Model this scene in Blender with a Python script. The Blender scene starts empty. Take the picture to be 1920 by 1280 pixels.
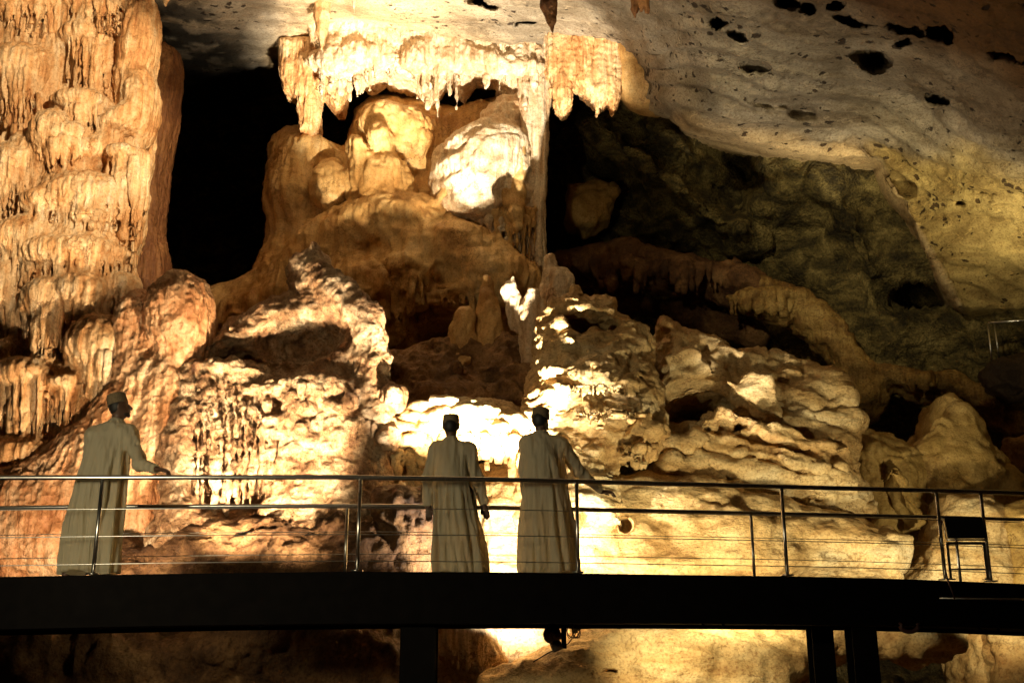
import bpy, math, random
import numpy as np
from mathutils import Vector, Matrix

# ------------------------------------------------------------------ camera, world, exposure
scene = bpy.context.scene
col = scene.collection
FPX = 2059.0                      # focal length in pixels of the 1920 px wide photograph
PITCH = math.radians(16.0)
CAM = np.array([0.0, 0.0, 1.6])
cam_d = bpy.data.cameras.new('camera'); cam = bpy.data.objects.new('camera', cam_d); col.objects.link(cam)
cam_d.sensor_width = 36.0; cam_d.lens = 36.0 * FPX / 1920.0
cam_d.clip_start = 0.1; cam_d.clip_end = 200.0
cam.location = CAM; cam.rotation_euler = (math.radians(90) + PITCH, 0, 0)
scene.camera = cam

world = bpy.data.worlds.new('World'); scene.world = world; world.use_nodes = True
bg = world.node_tree.nodes['Background']
bg.inputs[0].default_value = (0.010, 0.006, 0.003, 1); bg.inputs[1].default_value = 0.25

scene.view_settings.view_transform = 'Standard'; scene.view_settings.look = 'None'
scene.view_settings.exposure = 0.32; scene.view_settings.gamma = 1.0
scene.render.engine = 'CYCLES'
cy = scene.cycles
cy.max_bounces = 5; cy.diffuse_bounces = 4; cy.glossy_bounces = 2; cy.transmission_bounces = 2
cy.use_denoising = True
try: cy.denoiser = 'OPENIMAGEDENOISE'
except Exception: pass
cy.sample_clamp_indirect = 6.0

# ------------------------------------------------------------------ picture point -> place
def ray(px, py):
    cx = (px - 960.0) / FPX; cz = -(py - 640.0) / FPX
    return np.array([cx, math.cos(PITCH) - cz * math.sin(PITCH), math.sin(PITCH) + cz * math.cos(PITCH)])
def W(px, py, Y):
    d = ray(px, py); return CAM + d * (Y / d[1])
def RM(rpx, px, py, Y):
    return rpx * (Y / ray(px, py)[1]) / FPX

# ------------------------------------------------------------------ lamps of the cave among the rocks, and unseen fill spots added between them
def spot(name, px, py, Y, tx, ty, tY, power, color, size=60, blend=0.35, radius=0.05):
    ld = bpy.data.lights.new(name, 'SPOT'); ld.energy = power; ld.color = color
    ld.spot_size = math.radians(size); ld.spot_blend = blend; ld.shadow_soft_size = radius
    o = bpy.data.objects.new(name, ld); col.objects.link(o)
    a = Vector(W(px, py, Y)); b = Vector(W(tx, ty, tY))
    o.location = a; o.rotation_euler = (b - a).to_track_quat('-Z', 'Y').to_euler()
    return o
WARM = (1.0, 0.79, 0.53); WHITE = (1.0, 0.89, 0.71); GREEN = (1.0, 0.86, 0.52); PINK = (1.0, 0.76, 0.50)
#      name                 from              towards              W      colour
exec_lamps = [
 ('main_lamp',           945, 1138, 14.2,    940, 800, 17.0,    1150, WHITE, 150, 0.6, 0.12),
 ('ceiling_lamp',        990, 1118, 13.25,    850, 140, 20.5,   16000, WHITE, 34, 0.3, 0.05),
 ('roof_lamp',          1120, 1120, 13.2,    820, 20, 18.5,     3600, WHITE, 52, 1.0, 0.1),
 ('left_low_lamp',       150, 1120, 12.9,    130, 560, 16.5,     560, PINK, 120, 0.5, 0.15),
 ('left_column_lamp',    700, 1125, 13.0,    110, 300, 17.4,    2600, WARM, 60, 0.4, 0.15),
 ('mass_fill',           330, 1125, 13.0,    720, 420, 21.0,     2700, WARM, 46, 0.6, 0.1),  # unseen fill added to lift the lower mound
 ('mound_lamp',          935, 1122, 12.75,   650, 300, 21.0,    8000, WARM, 24, 0.5, 0.06),
 ('right_rock_lamp',    1350, 1125, 13.1,   1400, 760, 16.0,     330, GREEN, 150, 0.5, 0.15),
 ('right_wall_lamp',    2080, 1120, 14.5,   1780, 480, 20.0,    2600, GREEN, 52, 0.9, 0.1),
 ('ridge_fill',          910, 1125, 13.3,    690, 670, 15.6,    1500, WHITE, 17, 0.6, 0.06),  # spot added to whiten the ridge, which the main lamp leaves dull
 ('low_left_fill',       330, 1160, 12.6,    330, 1260, 14.0,      12, GREEN, 150, 0.6, 0.1),  # small unseen fill added for the dim rock under the beam
 ('panel_fill',         1880, 1122, 13.2,   1790, 940, 16.0,     240, GREEN, 120, 0.6, 0.1),  # added spot, brightens the boulders and the panel frame from behind
 ('low_lamp',           1250, 1165, 12.9,   1350, 1240, 14.0,    100, GREEN, 150, 0.6, 0.1),
 ('robe_fill',         -1150,  760, 4.5,     700, 950, 11.0,     640, (1.0, 0.86, 0.54), 80, 0.8, 0.2),  # unseen front fill from the left, for the robes
 ('rim_fill',           1350, 1120, 13.2,   1460, 225, 20.0,    2200, WHITE, 25, 1.0, 0.1),  # added to brighten the cream rim of the roof
]
for L in exec_lamps: spot(*L)
def high_spot(name, loc, tx, ty, tY, power, color, size, blend=0.5, radius=0.2):
    o = spot(name, 960, 640, 5, tx, ty, tY, power, color, size, blend, radius)
    o.location = loc; o.rotation_euler = (Vector(W(tx, ty, tY)) - Vector(loc)).to_track_quat('-Z', 'Y').to_euler()
# unseen fill spots added high on the near side, well above the visitors' heads
high_spot('column_fill', (3.0, 2.0, 9.5), 80, 190, 17.2, 15500, WARM, 28, 0.6)
high_spot('recess_fill', (-3.0, 2.0, 9.0), 1620, 430, 22.0, 4600, GREEN, 24, 0.9)

# ------------------------------------------------------------------ noise
rng = np.random.default_rng(7)
LT = rng.uniform(-1, 1, (64, 64, 64)).astype(np.float32)
JT = rng.uniform(0, 1, (64, 64, 64, 3)).astype(np.float32)
def vnoise(p):
    i = np.floor(p).astype(np.int64); f = (p - i).astype(np.float32); f = f * f * (3 - 2 * f)
    i0 = i & 63; i1 = (i + 1) & 63
    x0, y0, z0 = i0.T; x1, y1, z1 = i1.T; fx, fy, fz = f.T
    def L(a, b, t): return a + (b - a) * t
    return L(L(L(LT[x0, y0, z0], LT[x1, y0, z0], fx), L(LT[x0, y1, z0], LT[x1, y1, z0], fx), fy),
             L(L(LT[x0, y0, z1], LT[x1, y0, z1], fx), L(LT[x0, y1, z1], LT[x1, y1, z1], fx), fy), fz)
def fbm(p, octv=4, gain=0.5):
    s = 0; a = 1.0; t = 0
    for k in range(octv):
        s = s + a * vnoise(p * (2.03 ** k) + 17.3 * k); t += a; a *= gain
    return s / t * 1.6
def ridged(p, octv=4, gain=0.55):
    s = 0; a = 1.0; t = 0
    for k in range(octv):
        s = s + a * (1 - 2.2 * np.abs(vnoise(p * (2.03 ** k) + 9.1 * k))); t += a; a *= gain
    return s / t
def cells(p):
    i = np.floor(p).astype(np.int64); best = np.full(len(p), 9.0, np.float32)
    for dx in (-1, 0, 1):
        for dy in (-1, 0, 1):
            for dz in (-1, 0, 1):
                c = i + np.array([dx, dy, dz]); j = c & 63
                q = c + JT[j[:, 0], j[:, 1], j[:, 2]] - p
                best = np.minimum(best, (q * q).sum(1))
    return np.sqrt(best)
def displace(P, N, ops):
    """ops: (kind, (fx,fy,fz), amplitude, seed) moves every point along its normal"""
    out = P.copy()
    for op in ops:
        kind, fr, amp = op[:3]; sd = op[3] if len(op) > 3 else 0.0
        q = P * np.array(fr) + sd
        steep = np.clip(1 - np.abs(N[:, 2]) ** 2, 0, 1)
        if kind == 'f': v = fbm(q)
        elif kind == 'r': v = ridged(q)
        elif kind == 'b': v = np.abs(fbm(q, 3)) * 2 - 0.6
        elif kind == 'c': v = 0.5 - cells(q)
        elif kind == 'p': v = -np.clip(0.42 - cells(q), 0, 1) * 3        # round pits
        elif kind == 'fl':                                                # hanging flutes
            w = P * np.array([1.1, 1.1, 0.8]) + sd
            q = q + np.stack([vnoise(w), vnoise(w + 5), 0 * w[:, 0]], 1) * 0.8
            v = (0.6 - 1.7 * np.abs(vnoise(q))) * steep
        elif kind == 's':                                                 # thin ledges, layered
            w = P[:, 2] * fr[2] + P[:, 0] * fr[0] + 1.3 * fbm(P * 0.7 + sd, 3)
            v = (w % 1.0); v = np.where(v < 0.8, v / 0.8, (1 - v) / 0.2) - 0.5
            v = v * (0.6 + 0.6 * vnoise(P * 0.9 + sd))
        elif kind == 'k': v = -np.clip(0.16 - np.abs(vnoise(q + fbm(q, 3)[:, None] * 0.3)), 0, 1) * 6   # cracks
        out += N * (v * amp)[:, None]
    return out

# ------------------------------------------------------------------ materials
def nt(name):
    m = bpy.data.materials.new(name); m.use_nodes = True
    t = m.node_tree; return m, t, t.nodes['Principled BSDF'], t.nodes, t.links
def ramp(nodes, stops):
    r = nodes.new('ShaderNodeValToRGB'); e = r.color_ramp.elements
    while len(e) < len(stops): e.new(0.5)
    for k, (p, c) in enumerate(stops):
        e[k].position = p; e[k].color = (*c, 1)
    return r
def rock(name, cols, scale=1.0, streak=0.0, rough=0.55, bump=0.5, pit=0.0, fine=1.0, vein=None, spec=0.35, aniso=None, crisp=(0.55, 0.45, 0.36), tint=False, holes=False, crack=0.75):
    """cols = four real colours of the stone from stained to clean"""
    m, t, b, n, l = nt(name)
    tc = n.new('ShaderNodeTexCoord')
    a = n.new('ShaderNodeTexNoise'); a.inputs['Scale'].default_value = 0.9 * scale; a.inputs['Detail'].default_value = 10
    a.inputs['Roughness'].default_value = 0.62; a.inputs['Distortion'].default_value = 0.6
    base = tc.outputs['Object']
    if aniso:
        am = n.new('ShaderNodeMapping'); am.inputs['Rotation'].default_value = (0, math.radians(aniso[3]), 0); am.inputs['Scale'].default_value = aniso[:3]
        l.new(tc.outputs['Object'], am.inputs['Vector']); base = am.outputs[0]
    l.new(base, a.inputs['Vector'])
    mp = n.new('ShaderNodeMapping'); mp.inputs['Scale'].default_value = (9, 9, 0.7)
    l.new(tc.outputs['Object'], mp.inputs['Vector'])
    s = n.new('ShaderNodeTexNoise'); s.inputs['Scale'].default_value = 1.0; s.inputs['Detail'].default_value = 7
    s.inputs['Roughness'].default_value = 0.6
    l.new(mp.outputs[0], s.inputs['Vector'])
    mx = n.new('ShaderNodeMix'); mx.data_type = 'FLOAT'; mx.inputs[0].default_value = streak
    l.new(a.outputs[0], mx.inputs[2]); l.new(s.outputs[0], mx.inputs[3])
    r = ramp(n, [(0.33, cols[0]), (0.45, cols[1]), (0.55, cols[2]), (0.68, cols[3])])
    l.new(mx.outputs[0], r.inputs[0])
    # fine speckle of the stone
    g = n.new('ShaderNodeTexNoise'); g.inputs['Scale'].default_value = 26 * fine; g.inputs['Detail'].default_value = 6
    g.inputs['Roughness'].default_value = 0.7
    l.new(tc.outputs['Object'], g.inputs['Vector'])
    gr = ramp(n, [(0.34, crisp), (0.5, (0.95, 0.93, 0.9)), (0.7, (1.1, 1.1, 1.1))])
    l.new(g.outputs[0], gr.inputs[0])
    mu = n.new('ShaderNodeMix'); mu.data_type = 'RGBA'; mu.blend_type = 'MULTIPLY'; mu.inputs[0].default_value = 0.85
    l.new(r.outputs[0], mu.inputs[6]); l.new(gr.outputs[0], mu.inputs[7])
    outc = mu.outputs[2]
    ck = n.new('ShaderNodeTexNoise'); ck.inputs['Scale'].default_value = 3.4 * scale; ck.inputs['Detail'].default_value = 8; ck.inputs['Roughness'].default_value = 0.6; ck.inputs['Distortion'].default_value = 0.25
    l.new(base, ck.inputs['Vector'])
    cr = ramp(n, [(0.484, (1, 1, 1)), (0.498, (0, 0, 0)), (0.504, (0, 0, 0)), (0.518, (1, 1, 1))]); l.new(ck.outputs[0], cr.inputs[0])
    cm = n.new('ShaderNodeTexNoise'); cm.inputs['Scale'].default_value = 1.1; cm.inputs['Detail'].default_value = 3; l.new(tc.outputs['Object'], cm.inputs['Vector'])
    cmr = ramp(n, [(0.48, (0, 0, 0)), (0.62, (1, 1, 1))]); l.new(cm.outputs[0], cmr.inputs[0])
    ci = n.new('ShaderNodeMath'); ci.operation = 'SUBTRACT'; ci.inputs[0].default_value = 1.0; l.new(cr.outputs[0], ci.inputs[1])
    cf = n.new('ShaderNodeMath'); cf.operation = 'MULTIPLY'; l.new(ci.outputs[0], cf.inputs[0]); l.new(cmr.outputs[0], cf.inputs[1])
    cs = n.new('ShaderNodeMath'); cs.operation = 'MULTIPLY'; cs.inputs[1].default_value = crack; l.new(cf.outputs[0], cs.inputs[0])
    cx_ = n.new('ShaderNodeMix'); cx_.data_type = 'RGBA'; l.new(cs.outputs[0], cx_.inputs[0]); l.new(outc, cx_.inputs[6]); cx_.inputs[7].default_value = (cols[0][0] * 0.4, cols[0][1] * 0.35, cols[0][2] * 0.3, 1)
    outc = cx_.outputs[2]
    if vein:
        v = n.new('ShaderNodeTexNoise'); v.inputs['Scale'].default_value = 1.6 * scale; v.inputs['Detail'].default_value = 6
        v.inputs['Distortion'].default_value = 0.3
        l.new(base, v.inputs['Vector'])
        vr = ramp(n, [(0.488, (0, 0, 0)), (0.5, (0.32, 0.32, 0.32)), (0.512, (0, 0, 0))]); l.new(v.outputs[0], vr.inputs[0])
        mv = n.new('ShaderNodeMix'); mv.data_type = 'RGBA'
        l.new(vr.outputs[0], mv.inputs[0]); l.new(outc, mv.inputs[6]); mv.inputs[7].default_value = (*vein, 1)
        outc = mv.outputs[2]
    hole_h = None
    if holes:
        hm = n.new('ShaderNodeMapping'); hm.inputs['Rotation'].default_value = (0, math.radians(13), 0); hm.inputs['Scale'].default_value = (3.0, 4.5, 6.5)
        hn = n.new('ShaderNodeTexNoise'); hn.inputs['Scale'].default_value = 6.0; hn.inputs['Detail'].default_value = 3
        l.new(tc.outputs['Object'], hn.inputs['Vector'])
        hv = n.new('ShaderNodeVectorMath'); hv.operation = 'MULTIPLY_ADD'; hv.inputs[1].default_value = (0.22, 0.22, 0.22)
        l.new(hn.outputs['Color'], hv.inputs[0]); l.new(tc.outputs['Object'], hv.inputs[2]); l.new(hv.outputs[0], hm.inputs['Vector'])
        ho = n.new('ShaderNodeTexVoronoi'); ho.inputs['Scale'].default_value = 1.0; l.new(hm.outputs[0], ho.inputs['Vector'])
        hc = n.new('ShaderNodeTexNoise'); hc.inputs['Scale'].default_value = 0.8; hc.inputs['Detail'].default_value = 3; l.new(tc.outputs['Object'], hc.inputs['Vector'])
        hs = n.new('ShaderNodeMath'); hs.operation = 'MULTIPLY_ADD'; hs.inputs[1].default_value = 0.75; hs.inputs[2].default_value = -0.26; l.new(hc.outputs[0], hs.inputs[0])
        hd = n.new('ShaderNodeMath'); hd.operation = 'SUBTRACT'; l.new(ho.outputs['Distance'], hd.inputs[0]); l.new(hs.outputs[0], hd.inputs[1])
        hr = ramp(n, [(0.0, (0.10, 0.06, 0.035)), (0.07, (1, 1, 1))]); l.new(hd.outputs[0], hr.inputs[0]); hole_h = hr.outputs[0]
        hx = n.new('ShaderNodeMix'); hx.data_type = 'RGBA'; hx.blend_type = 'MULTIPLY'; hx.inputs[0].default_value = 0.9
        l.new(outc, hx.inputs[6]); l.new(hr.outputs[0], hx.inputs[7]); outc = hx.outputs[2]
    if tint:
        ta = n.new('ShaderNodeAttribute'); ta.attribute_name = 'stone'
        tm = n.new('ShaderNodeMix'); tm.data_type = 'RGBA'; tm.blend_type = 'MULTIPLY'; tm.inputs[0].default_value = 1.0
        l.new(outc, tm.inputs[6]); l.new(ta.outputs['Color'], tm.inputs[7]); outc = tm.outputs[2]
    l.new(outc, b.inputs['Base Color'])
    b.inputs['Roughness'].default_value = rough; b.inputs['Specular IOR Level'].default_value = spec
    # relief
    def bmp(src, strength, dist, prev=None):
        q = n.new('ShaderNodeBump'); q.inputs['Strength'].default_value = strength; q.inputs['Distance'].default_value = dist
        l.new(src, q.inputs['Height'])
        if prev is not None: l.new(prev, q.inputs['Normal'])
        return q.outputs[0]
    e = n.new('ShaderNodeTexNoise'); e.inputs['Scale'].default_value = 7 * fine; e.inputs['Detail'].default_value = 9
    e.inputs['Roughness'].default_value = 0.66
    l.new(base, e.inputs['Vector'])
    nb = bmp(e.outputs[0], bump, 0.09)
    gg = n.new('ShaderNodeTexNoise'); gg.inputs['Scale'].default_value = 34 * fine; gg.inputs['Detail'].default_value = 4; gg.inputs['Roughness'].default_value = 0.75
    l.new(tc.outputs['Object'], gg.inputs['Vector']); nb = bmp(gg.outputs[0], min(1.0, bump * 0.8), 0.03, nb)
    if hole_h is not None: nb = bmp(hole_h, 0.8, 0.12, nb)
    if streak > 0.05:
        mp2 = n.new('ShaderNodeMapping'); mp2.inputs['Scale'].default_value = (17, 17, 1.1)
        l.new(tc.outputs['Object'], mp2.inputs['Vector'])
        s2 = n.new('ShaderNodeTexNoise'); s2.inputs['Scale'].default_value = 1.0; s2.inputs['Detail'].default_value = 4
        l.new(mp2.outputs[0], s2.inputs['Vector'])
        nb = bmp(s2.outputs[0], min(1.0, streak * 1.4), 0.07, nb)
    if pit > 0:
        vo = n.new('ShaderNodeTexVoronoi'); vo.inputs['Scale'].default_value = 9 * fine
        l.new(tc.outputs['Object'], vo.inputs['Vector'])
        nb = bmp(vo.outputs['Distance'], pit, 0.06, nb)
    l.new(nb, b.inputs['Normal'])
    return m
M = {}
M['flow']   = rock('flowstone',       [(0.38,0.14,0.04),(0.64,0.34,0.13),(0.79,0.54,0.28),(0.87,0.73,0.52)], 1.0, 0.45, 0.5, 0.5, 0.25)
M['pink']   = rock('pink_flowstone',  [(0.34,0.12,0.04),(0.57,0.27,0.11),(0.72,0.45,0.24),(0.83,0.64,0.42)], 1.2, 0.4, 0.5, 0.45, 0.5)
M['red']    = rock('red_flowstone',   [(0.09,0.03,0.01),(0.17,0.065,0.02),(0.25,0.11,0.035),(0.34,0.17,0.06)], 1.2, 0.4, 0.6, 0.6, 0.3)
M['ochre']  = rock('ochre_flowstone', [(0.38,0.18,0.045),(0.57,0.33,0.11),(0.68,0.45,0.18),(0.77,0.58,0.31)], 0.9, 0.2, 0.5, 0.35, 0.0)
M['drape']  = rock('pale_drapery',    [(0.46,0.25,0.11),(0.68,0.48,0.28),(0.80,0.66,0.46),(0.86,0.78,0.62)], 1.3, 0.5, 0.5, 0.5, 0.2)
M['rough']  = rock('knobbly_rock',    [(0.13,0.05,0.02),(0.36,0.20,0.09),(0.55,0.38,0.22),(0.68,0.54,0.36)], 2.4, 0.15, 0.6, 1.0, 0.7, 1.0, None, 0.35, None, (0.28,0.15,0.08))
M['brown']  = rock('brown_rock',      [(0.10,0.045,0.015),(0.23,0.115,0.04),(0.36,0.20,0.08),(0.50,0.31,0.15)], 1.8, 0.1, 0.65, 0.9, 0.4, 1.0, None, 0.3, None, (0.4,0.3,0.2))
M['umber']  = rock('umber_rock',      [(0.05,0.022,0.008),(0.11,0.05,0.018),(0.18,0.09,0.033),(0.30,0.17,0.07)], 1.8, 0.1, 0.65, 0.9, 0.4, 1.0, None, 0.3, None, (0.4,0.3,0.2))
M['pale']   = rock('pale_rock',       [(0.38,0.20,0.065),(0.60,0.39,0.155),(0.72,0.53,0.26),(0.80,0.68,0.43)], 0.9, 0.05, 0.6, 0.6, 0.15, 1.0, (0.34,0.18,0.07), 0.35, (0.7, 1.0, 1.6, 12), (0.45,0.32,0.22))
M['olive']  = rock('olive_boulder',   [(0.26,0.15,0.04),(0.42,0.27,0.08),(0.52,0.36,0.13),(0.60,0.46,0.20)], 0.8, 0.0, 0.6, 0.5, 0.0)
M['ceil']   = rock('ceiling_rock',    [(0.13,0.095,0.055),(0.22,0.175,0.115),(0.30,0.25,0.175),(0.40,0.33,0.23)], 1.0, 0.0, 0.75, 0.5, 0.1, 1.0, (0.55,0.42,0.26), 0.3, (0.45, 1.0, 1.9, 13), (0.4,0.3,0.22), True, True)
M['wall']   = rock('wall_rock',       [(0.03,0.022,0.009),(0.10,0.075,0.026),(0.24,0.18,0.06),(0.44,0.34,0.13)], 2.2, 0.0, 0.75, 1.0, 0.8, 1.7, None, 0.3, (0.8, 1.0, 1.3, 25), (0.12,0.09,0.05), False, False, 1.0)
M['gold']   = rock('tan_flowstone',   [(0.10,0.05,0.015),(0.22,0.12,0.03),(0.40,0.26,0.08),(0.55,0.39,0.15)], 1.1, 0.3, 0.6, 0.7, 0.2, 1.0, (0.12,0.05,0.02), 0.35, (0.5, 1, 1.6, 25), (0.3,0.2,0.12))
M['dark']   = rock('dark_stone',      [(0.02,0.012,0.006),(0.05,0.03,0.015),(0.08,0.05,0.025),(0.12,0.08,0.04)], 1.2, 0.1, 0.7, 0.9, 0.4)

# ------------------------------------------------------------------ objects
def kids(o, parent):
    o.parent = parent
def tag(o, label=None, cat=None, group=None, kind=None):
    if label: o['label'] = label
    if cat: o['category'] = cat
    if group: o['group'] = group
    if kind: o['kind'] = kind
    return o
def empty(name, loc, label=None, cat=None, group=None):
    o = bpy.data.objects.new(name, None); o.location = loc; o.empty_display_size = 0.2; col.objects.link(o)
    return tag(o, label, cat, group)
def mesh_obj(name, V, Fq, mat, parent=None, smooth=True, ops=None, Ft=None):
    V = np.ascontiguousarray(V, dtype=np.float32)
    Fq = np.ascontiguousarray(Fq, dtype=np.int32)
    def make(V):
        me = bpy.data.meshes.new(name)
        me.vertices.add(len(V)); me.vertices.foreach_set('co', V.ravel())
        k = Fq.shape[1]
        me.loops.add(Fq.size); me.loops.foreach_set('vertex_index', Fq.ravel())
        me.polygons.add(len(Fq)); me.polygons.foreach_set('loop_start', np.arange(0, Fq.size, k, dtype=np.int32))
        me.polygons.foreach_set('loop_total', np.full(len(Fq), k, np.int32))
        me.update(calc_edges=True); me.validate(); return me
    me = make(V)
    if ops:
        N = np.empty(len(V) * 3, np.float32); me.vertex_normals.foreach_get('vector', N); N = N.reshape(-1, 3)
        V2 = displace(V.astype(np.float64), N.astype(np.float64), ops)
        me.vertices.foreach_set('co', V2.astype(np.float32).ravel()); me.update()
    me.polygons.foreach_set('use_smooth', np.full(len(me.polygons), smooth))
    me.materials.append(mat)
    o = bpy.data.objects.new(name, me); col.objects.link(o)
    if parent: o.parent = parent
    return o
def recentre(o):
    """put the origin of a thing at its base"""
    me = o.data; n = len(me.vertices); V = np.empty(n * 3, np.float32); me.vertices.foreach_get('co', V); V = V.reshape(-1, 3)
    c = np.array([V[:, 0].mean(), V[:, 1].mean(), V[:, 2].min()], np.float32)
    me.vertices.foreach_set('co', (V - c).ravel()); me.update(); o.location = [float(k) for k in c]

# ------------------------------------------------------------------ solids: distance field + surface nets
def smin(a, b, k):
    if k <= 0: return np.minimum(a, b)
    h = np.maximum(k - np.abs(a - b), 0) / k
    return np.minimum(a, b) - h * h * k * 0.25
KS = 1.15      # the rock stands this much deeper than first measured
def rotm(deg):
    """turn in the x-z plane, clockwise as seen from the camera"""
    a = math.radians(deg); return math.cos(a), math.sin(a)
class Field:
    def __init__(s, lo, hi, h):
        s.lo = np.array(lo, float); s.h = h
        s.n = np.maximum(np.ceil((np.array(hi) - s.lo) / h).astype(int) + 1, 4)
        s.D = np.full(s.n, 5.0, np.float32)
    def win(s, lo, hi):
        a = np.clip(np.floor((np.array(lo) - s.lo) / s.h).astype(int), 0, s.n - 1)
        b = np.clip(np.ceil((np.array(hi) - s.lo) / s.h).astype(int) + 1, 1, s.n)
        if np.any(b <= a): return None
        X = (s.lo[0] + s.h * np.arange(a[0], b[0]))[:, None, None].astype(np.float32)
        Y = (s.lo[1] + s.h * np.arange(a[1], b[1]))[None, :, None].astype(np.float32)
        Z = (s.lo[2] + s.h * np.arange(a[2], b[2]))[None, None, :].astype(np.float32)
        return (slice(a[0], b[0]), slice(a[1], b[1]), slice(a[2], b[2])), X, Y, Z
    def put(s, sl, d, k, neg=False):
        if neg: s.D[sl] = -smin(-s.D[sl], d, k)
        else: s.D[sl] = smin(s.D[sl], d, k)
    def ell(s, c, r, rot=0, k=0.1, neg=False):
        R = max(r) + k + 2 * s.h; w = s.win(np.array(c) - R, np.array(c) + R)
        if w is None: return
        sl, X, Y, Z = w; ca, sa = rotm(rot)
        x = X - c[0]; y = (Y - c[1]) / r[1]; z = Z - c[2]
        u = (x * ca - z * sa) / r[0]; v = (x * sa + z * ca) / r[2]
        k0 = np.sqrt(u * u + y * y + v * v) + 1e-5
        k1 = np.sqrt((u / r[0]) ** 2 + (y / r[1]) ** 2 + (v / r[2]) ** 2) + 1e-5
        s.put(sl, k0 * (k0 - 1) / k1, k, neg)
    def cone(s, a, b, ra, rb, k=0.05, neg=False):
        a = np.array(a, float); b = np.array(b, float); R = max(ra, rb) + k + 2 * s.h
        w = s.win(np.minimum(a, b) - R, np.maximum(a, b) + R)
        if w is None: return
        sl, X, Y, Z = w; d = b - a; L = max((d ** 2).sum(), 1e-8)
        t = np.clip(((X - a[0]) * d[0] + (Y - a[1]) * d[1] + (Z - a[2]) * d[2]) / L, 0, 1)
        q = np.sqrt((X - a[0] - t * d[0]) ** 2 + (Y - a[1] - t * d[1]) ** 2 + (Z - a[2] - t * d[2]) ** 2)
        s.put(sl, q - (ra + (rb - ra) * t), k, neg)
    def box(s, c, hs, rot=0, yaw=0, r=0.05, k=0.05, neg=False):
        R = float(np.linalg.norm(hs)) + k + 2 * s.h; w = s.win(np.array(c) - R, np.array(c) + R)
        if w is None: return
        sl, X, Y, Z = w; ca, sa = rotm(rot); cb, sb = rotm(yaw)
        x = X - c[0]; y = Y - c[1]; z = Z - c[2]
        u0 = x * ca - z * sa; v = x * sa + z * ca
        u = u0 * cb - y * sb; y2 = u0 * sb + y * cb
        qx = np.abs(u) - hs[0] + r; qy = np.abs(y2) - hs[1] + r; qz = np.abs(v) - hs[2] + r
        d = np.sqrt(np.maximum(qx, 0) ** 2 + np.maximum(qy, 0) ** 2 + np.maximum(qz, 0) ** 2) + np.minimum(np.maximum(qx, np.maximum(qy, qz)), 0) - r
        s.put(sl, d, k, neg)
    def poly(s, pts, y0, hy, r, lean=0.0, k=0.1, neg=False):
        """pts: x,z outline of the solid at distance y0; hy half depth; r rounding; lean dy per metre of height"""
        P = np.array(pts, float); lo = P.min(0) - k - 2 * s.h; hi = P.max(0) + k + 2 * s.h
        H = P[:, 1].max() - P[:, 1].min(); dy = hy + k + 2 * s.h + abs(lean) * H
        w = s.win((lo[0], y0 - dy, lo[1]), (hi[0], y0 + dy, hi[1]))
        if w is None: return
        sl, X, Y, Z = w
        x = X[:, 0, 0][:, None]; z = Z[0, 0, :][None, :]
        best = np.full((x.shape[0], z.shape[1]), 1e9, np.float32); inside = np.zeros(best.shape, bool)
        for i in range(len(P)):
            a = P[i]; b = P[(i + 1) % len(P)]; e = b - a
            t = np.clip(((x - a[0]) * e[0] + (z - a[1]) * e[1]) / max((e ** 2).sum(), 1e-9), 0, 1)
            best = np.minimum(best, (x - a[0] - t * e[0]) ** 2 + (z - a[1] - t * e[1]) ** 2)
            c = ((a[1] > z) != (b[1] > z))
            with np.errstate(divide='ignore', invalid='ignore'):
                xi = a[0] + (z - a[1]) * e[0] / (e[1] if abs(e[1]) > 1e-9 else 1e-9)
            inside ^= c & (x < xi)
        d2 = np.sqrt(best); d2 = np.where(inside, -d2, d2)[:, None, :].astype(np.float32)
        zc = P[:, 1].mean()
        q2 = np.abs(Y - y0 - lean * (Z - zc)) - hy + r; q1 = d2 + r
        d = np.sqrt(np.maximum(q1, 0) ** 2 + np.maximum(q2, 0) ** 2) + np.minimum(np.maximum(q1, q2), 0) - r
        s.put(sl, d.astype(np.float32), k, neg)
    def noise(s, freq, amp, seed=0.0):
        """coarse warp of the solid itself"""
        nz = np.abs(s.D) < abs(amp) * 2 + 3 * s.h
        idx = np.argwhere(nz); p = s.lo + idx * s.h
        s.D[nz] += (amp * fbm(p * np.array(freq) + seed, 3)).astype(np.float32)
    def mesh(s):
        D = s.D
        D[0] = D[-1] = 1; D[:, 0] = D[:, -1] = 1; D[:, :, 0] = D[:, :, -1] = 1
        S = D < 0
        cnt = np.zeros(s.n - 1, np.int8)
        for dx in (0, 1):
            for dy in (0, 1):
                for dz in (0, 1):
                    cnt += S[dx:s.n[0] - 1 + dx, dy:s.n[1] - 1 + dy, dz:s.n[2] - 1 + dz]
        act = np.argwhere((cnt > 0) & (cnt < 8)); idx = np.full(s.n - 1, -1, np.int64)
        idx[act[:, 0], act[:, 1], act[:, 2]] = np.arange(len(act))
        acc = np.zeros((len(act), 3)); num = np.zeros(len(act))
        cor = [(0,0,0),(1,0,0),(0,1,0),(1,1,0),(0,0,1),(1,0,1),(0,1,1),(1,1,1)]
        val = [D[act[:, 0] + c[0], act[:, 1] + c[1], act[:, 2] + c[2]] for c in cor]
        for a in range(8):
            for ax in (1, 2, 4):
                if a & ax: continue
                b = a | ax; m = (val[a] < 0) != (val[b] < 0)
                t = val[a][m] / (val[a][m] - val[b][m])
                pa = np.array(cor[a], float); pb = np.array(cor[b], float)
                acc[m] += pa + (pb - pa) * t[:, None]; num[m] += 1
        V = s.lo + (act + acc / np.maximum(num, 1)[:, None]) * s.h
        Q = []
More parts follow.
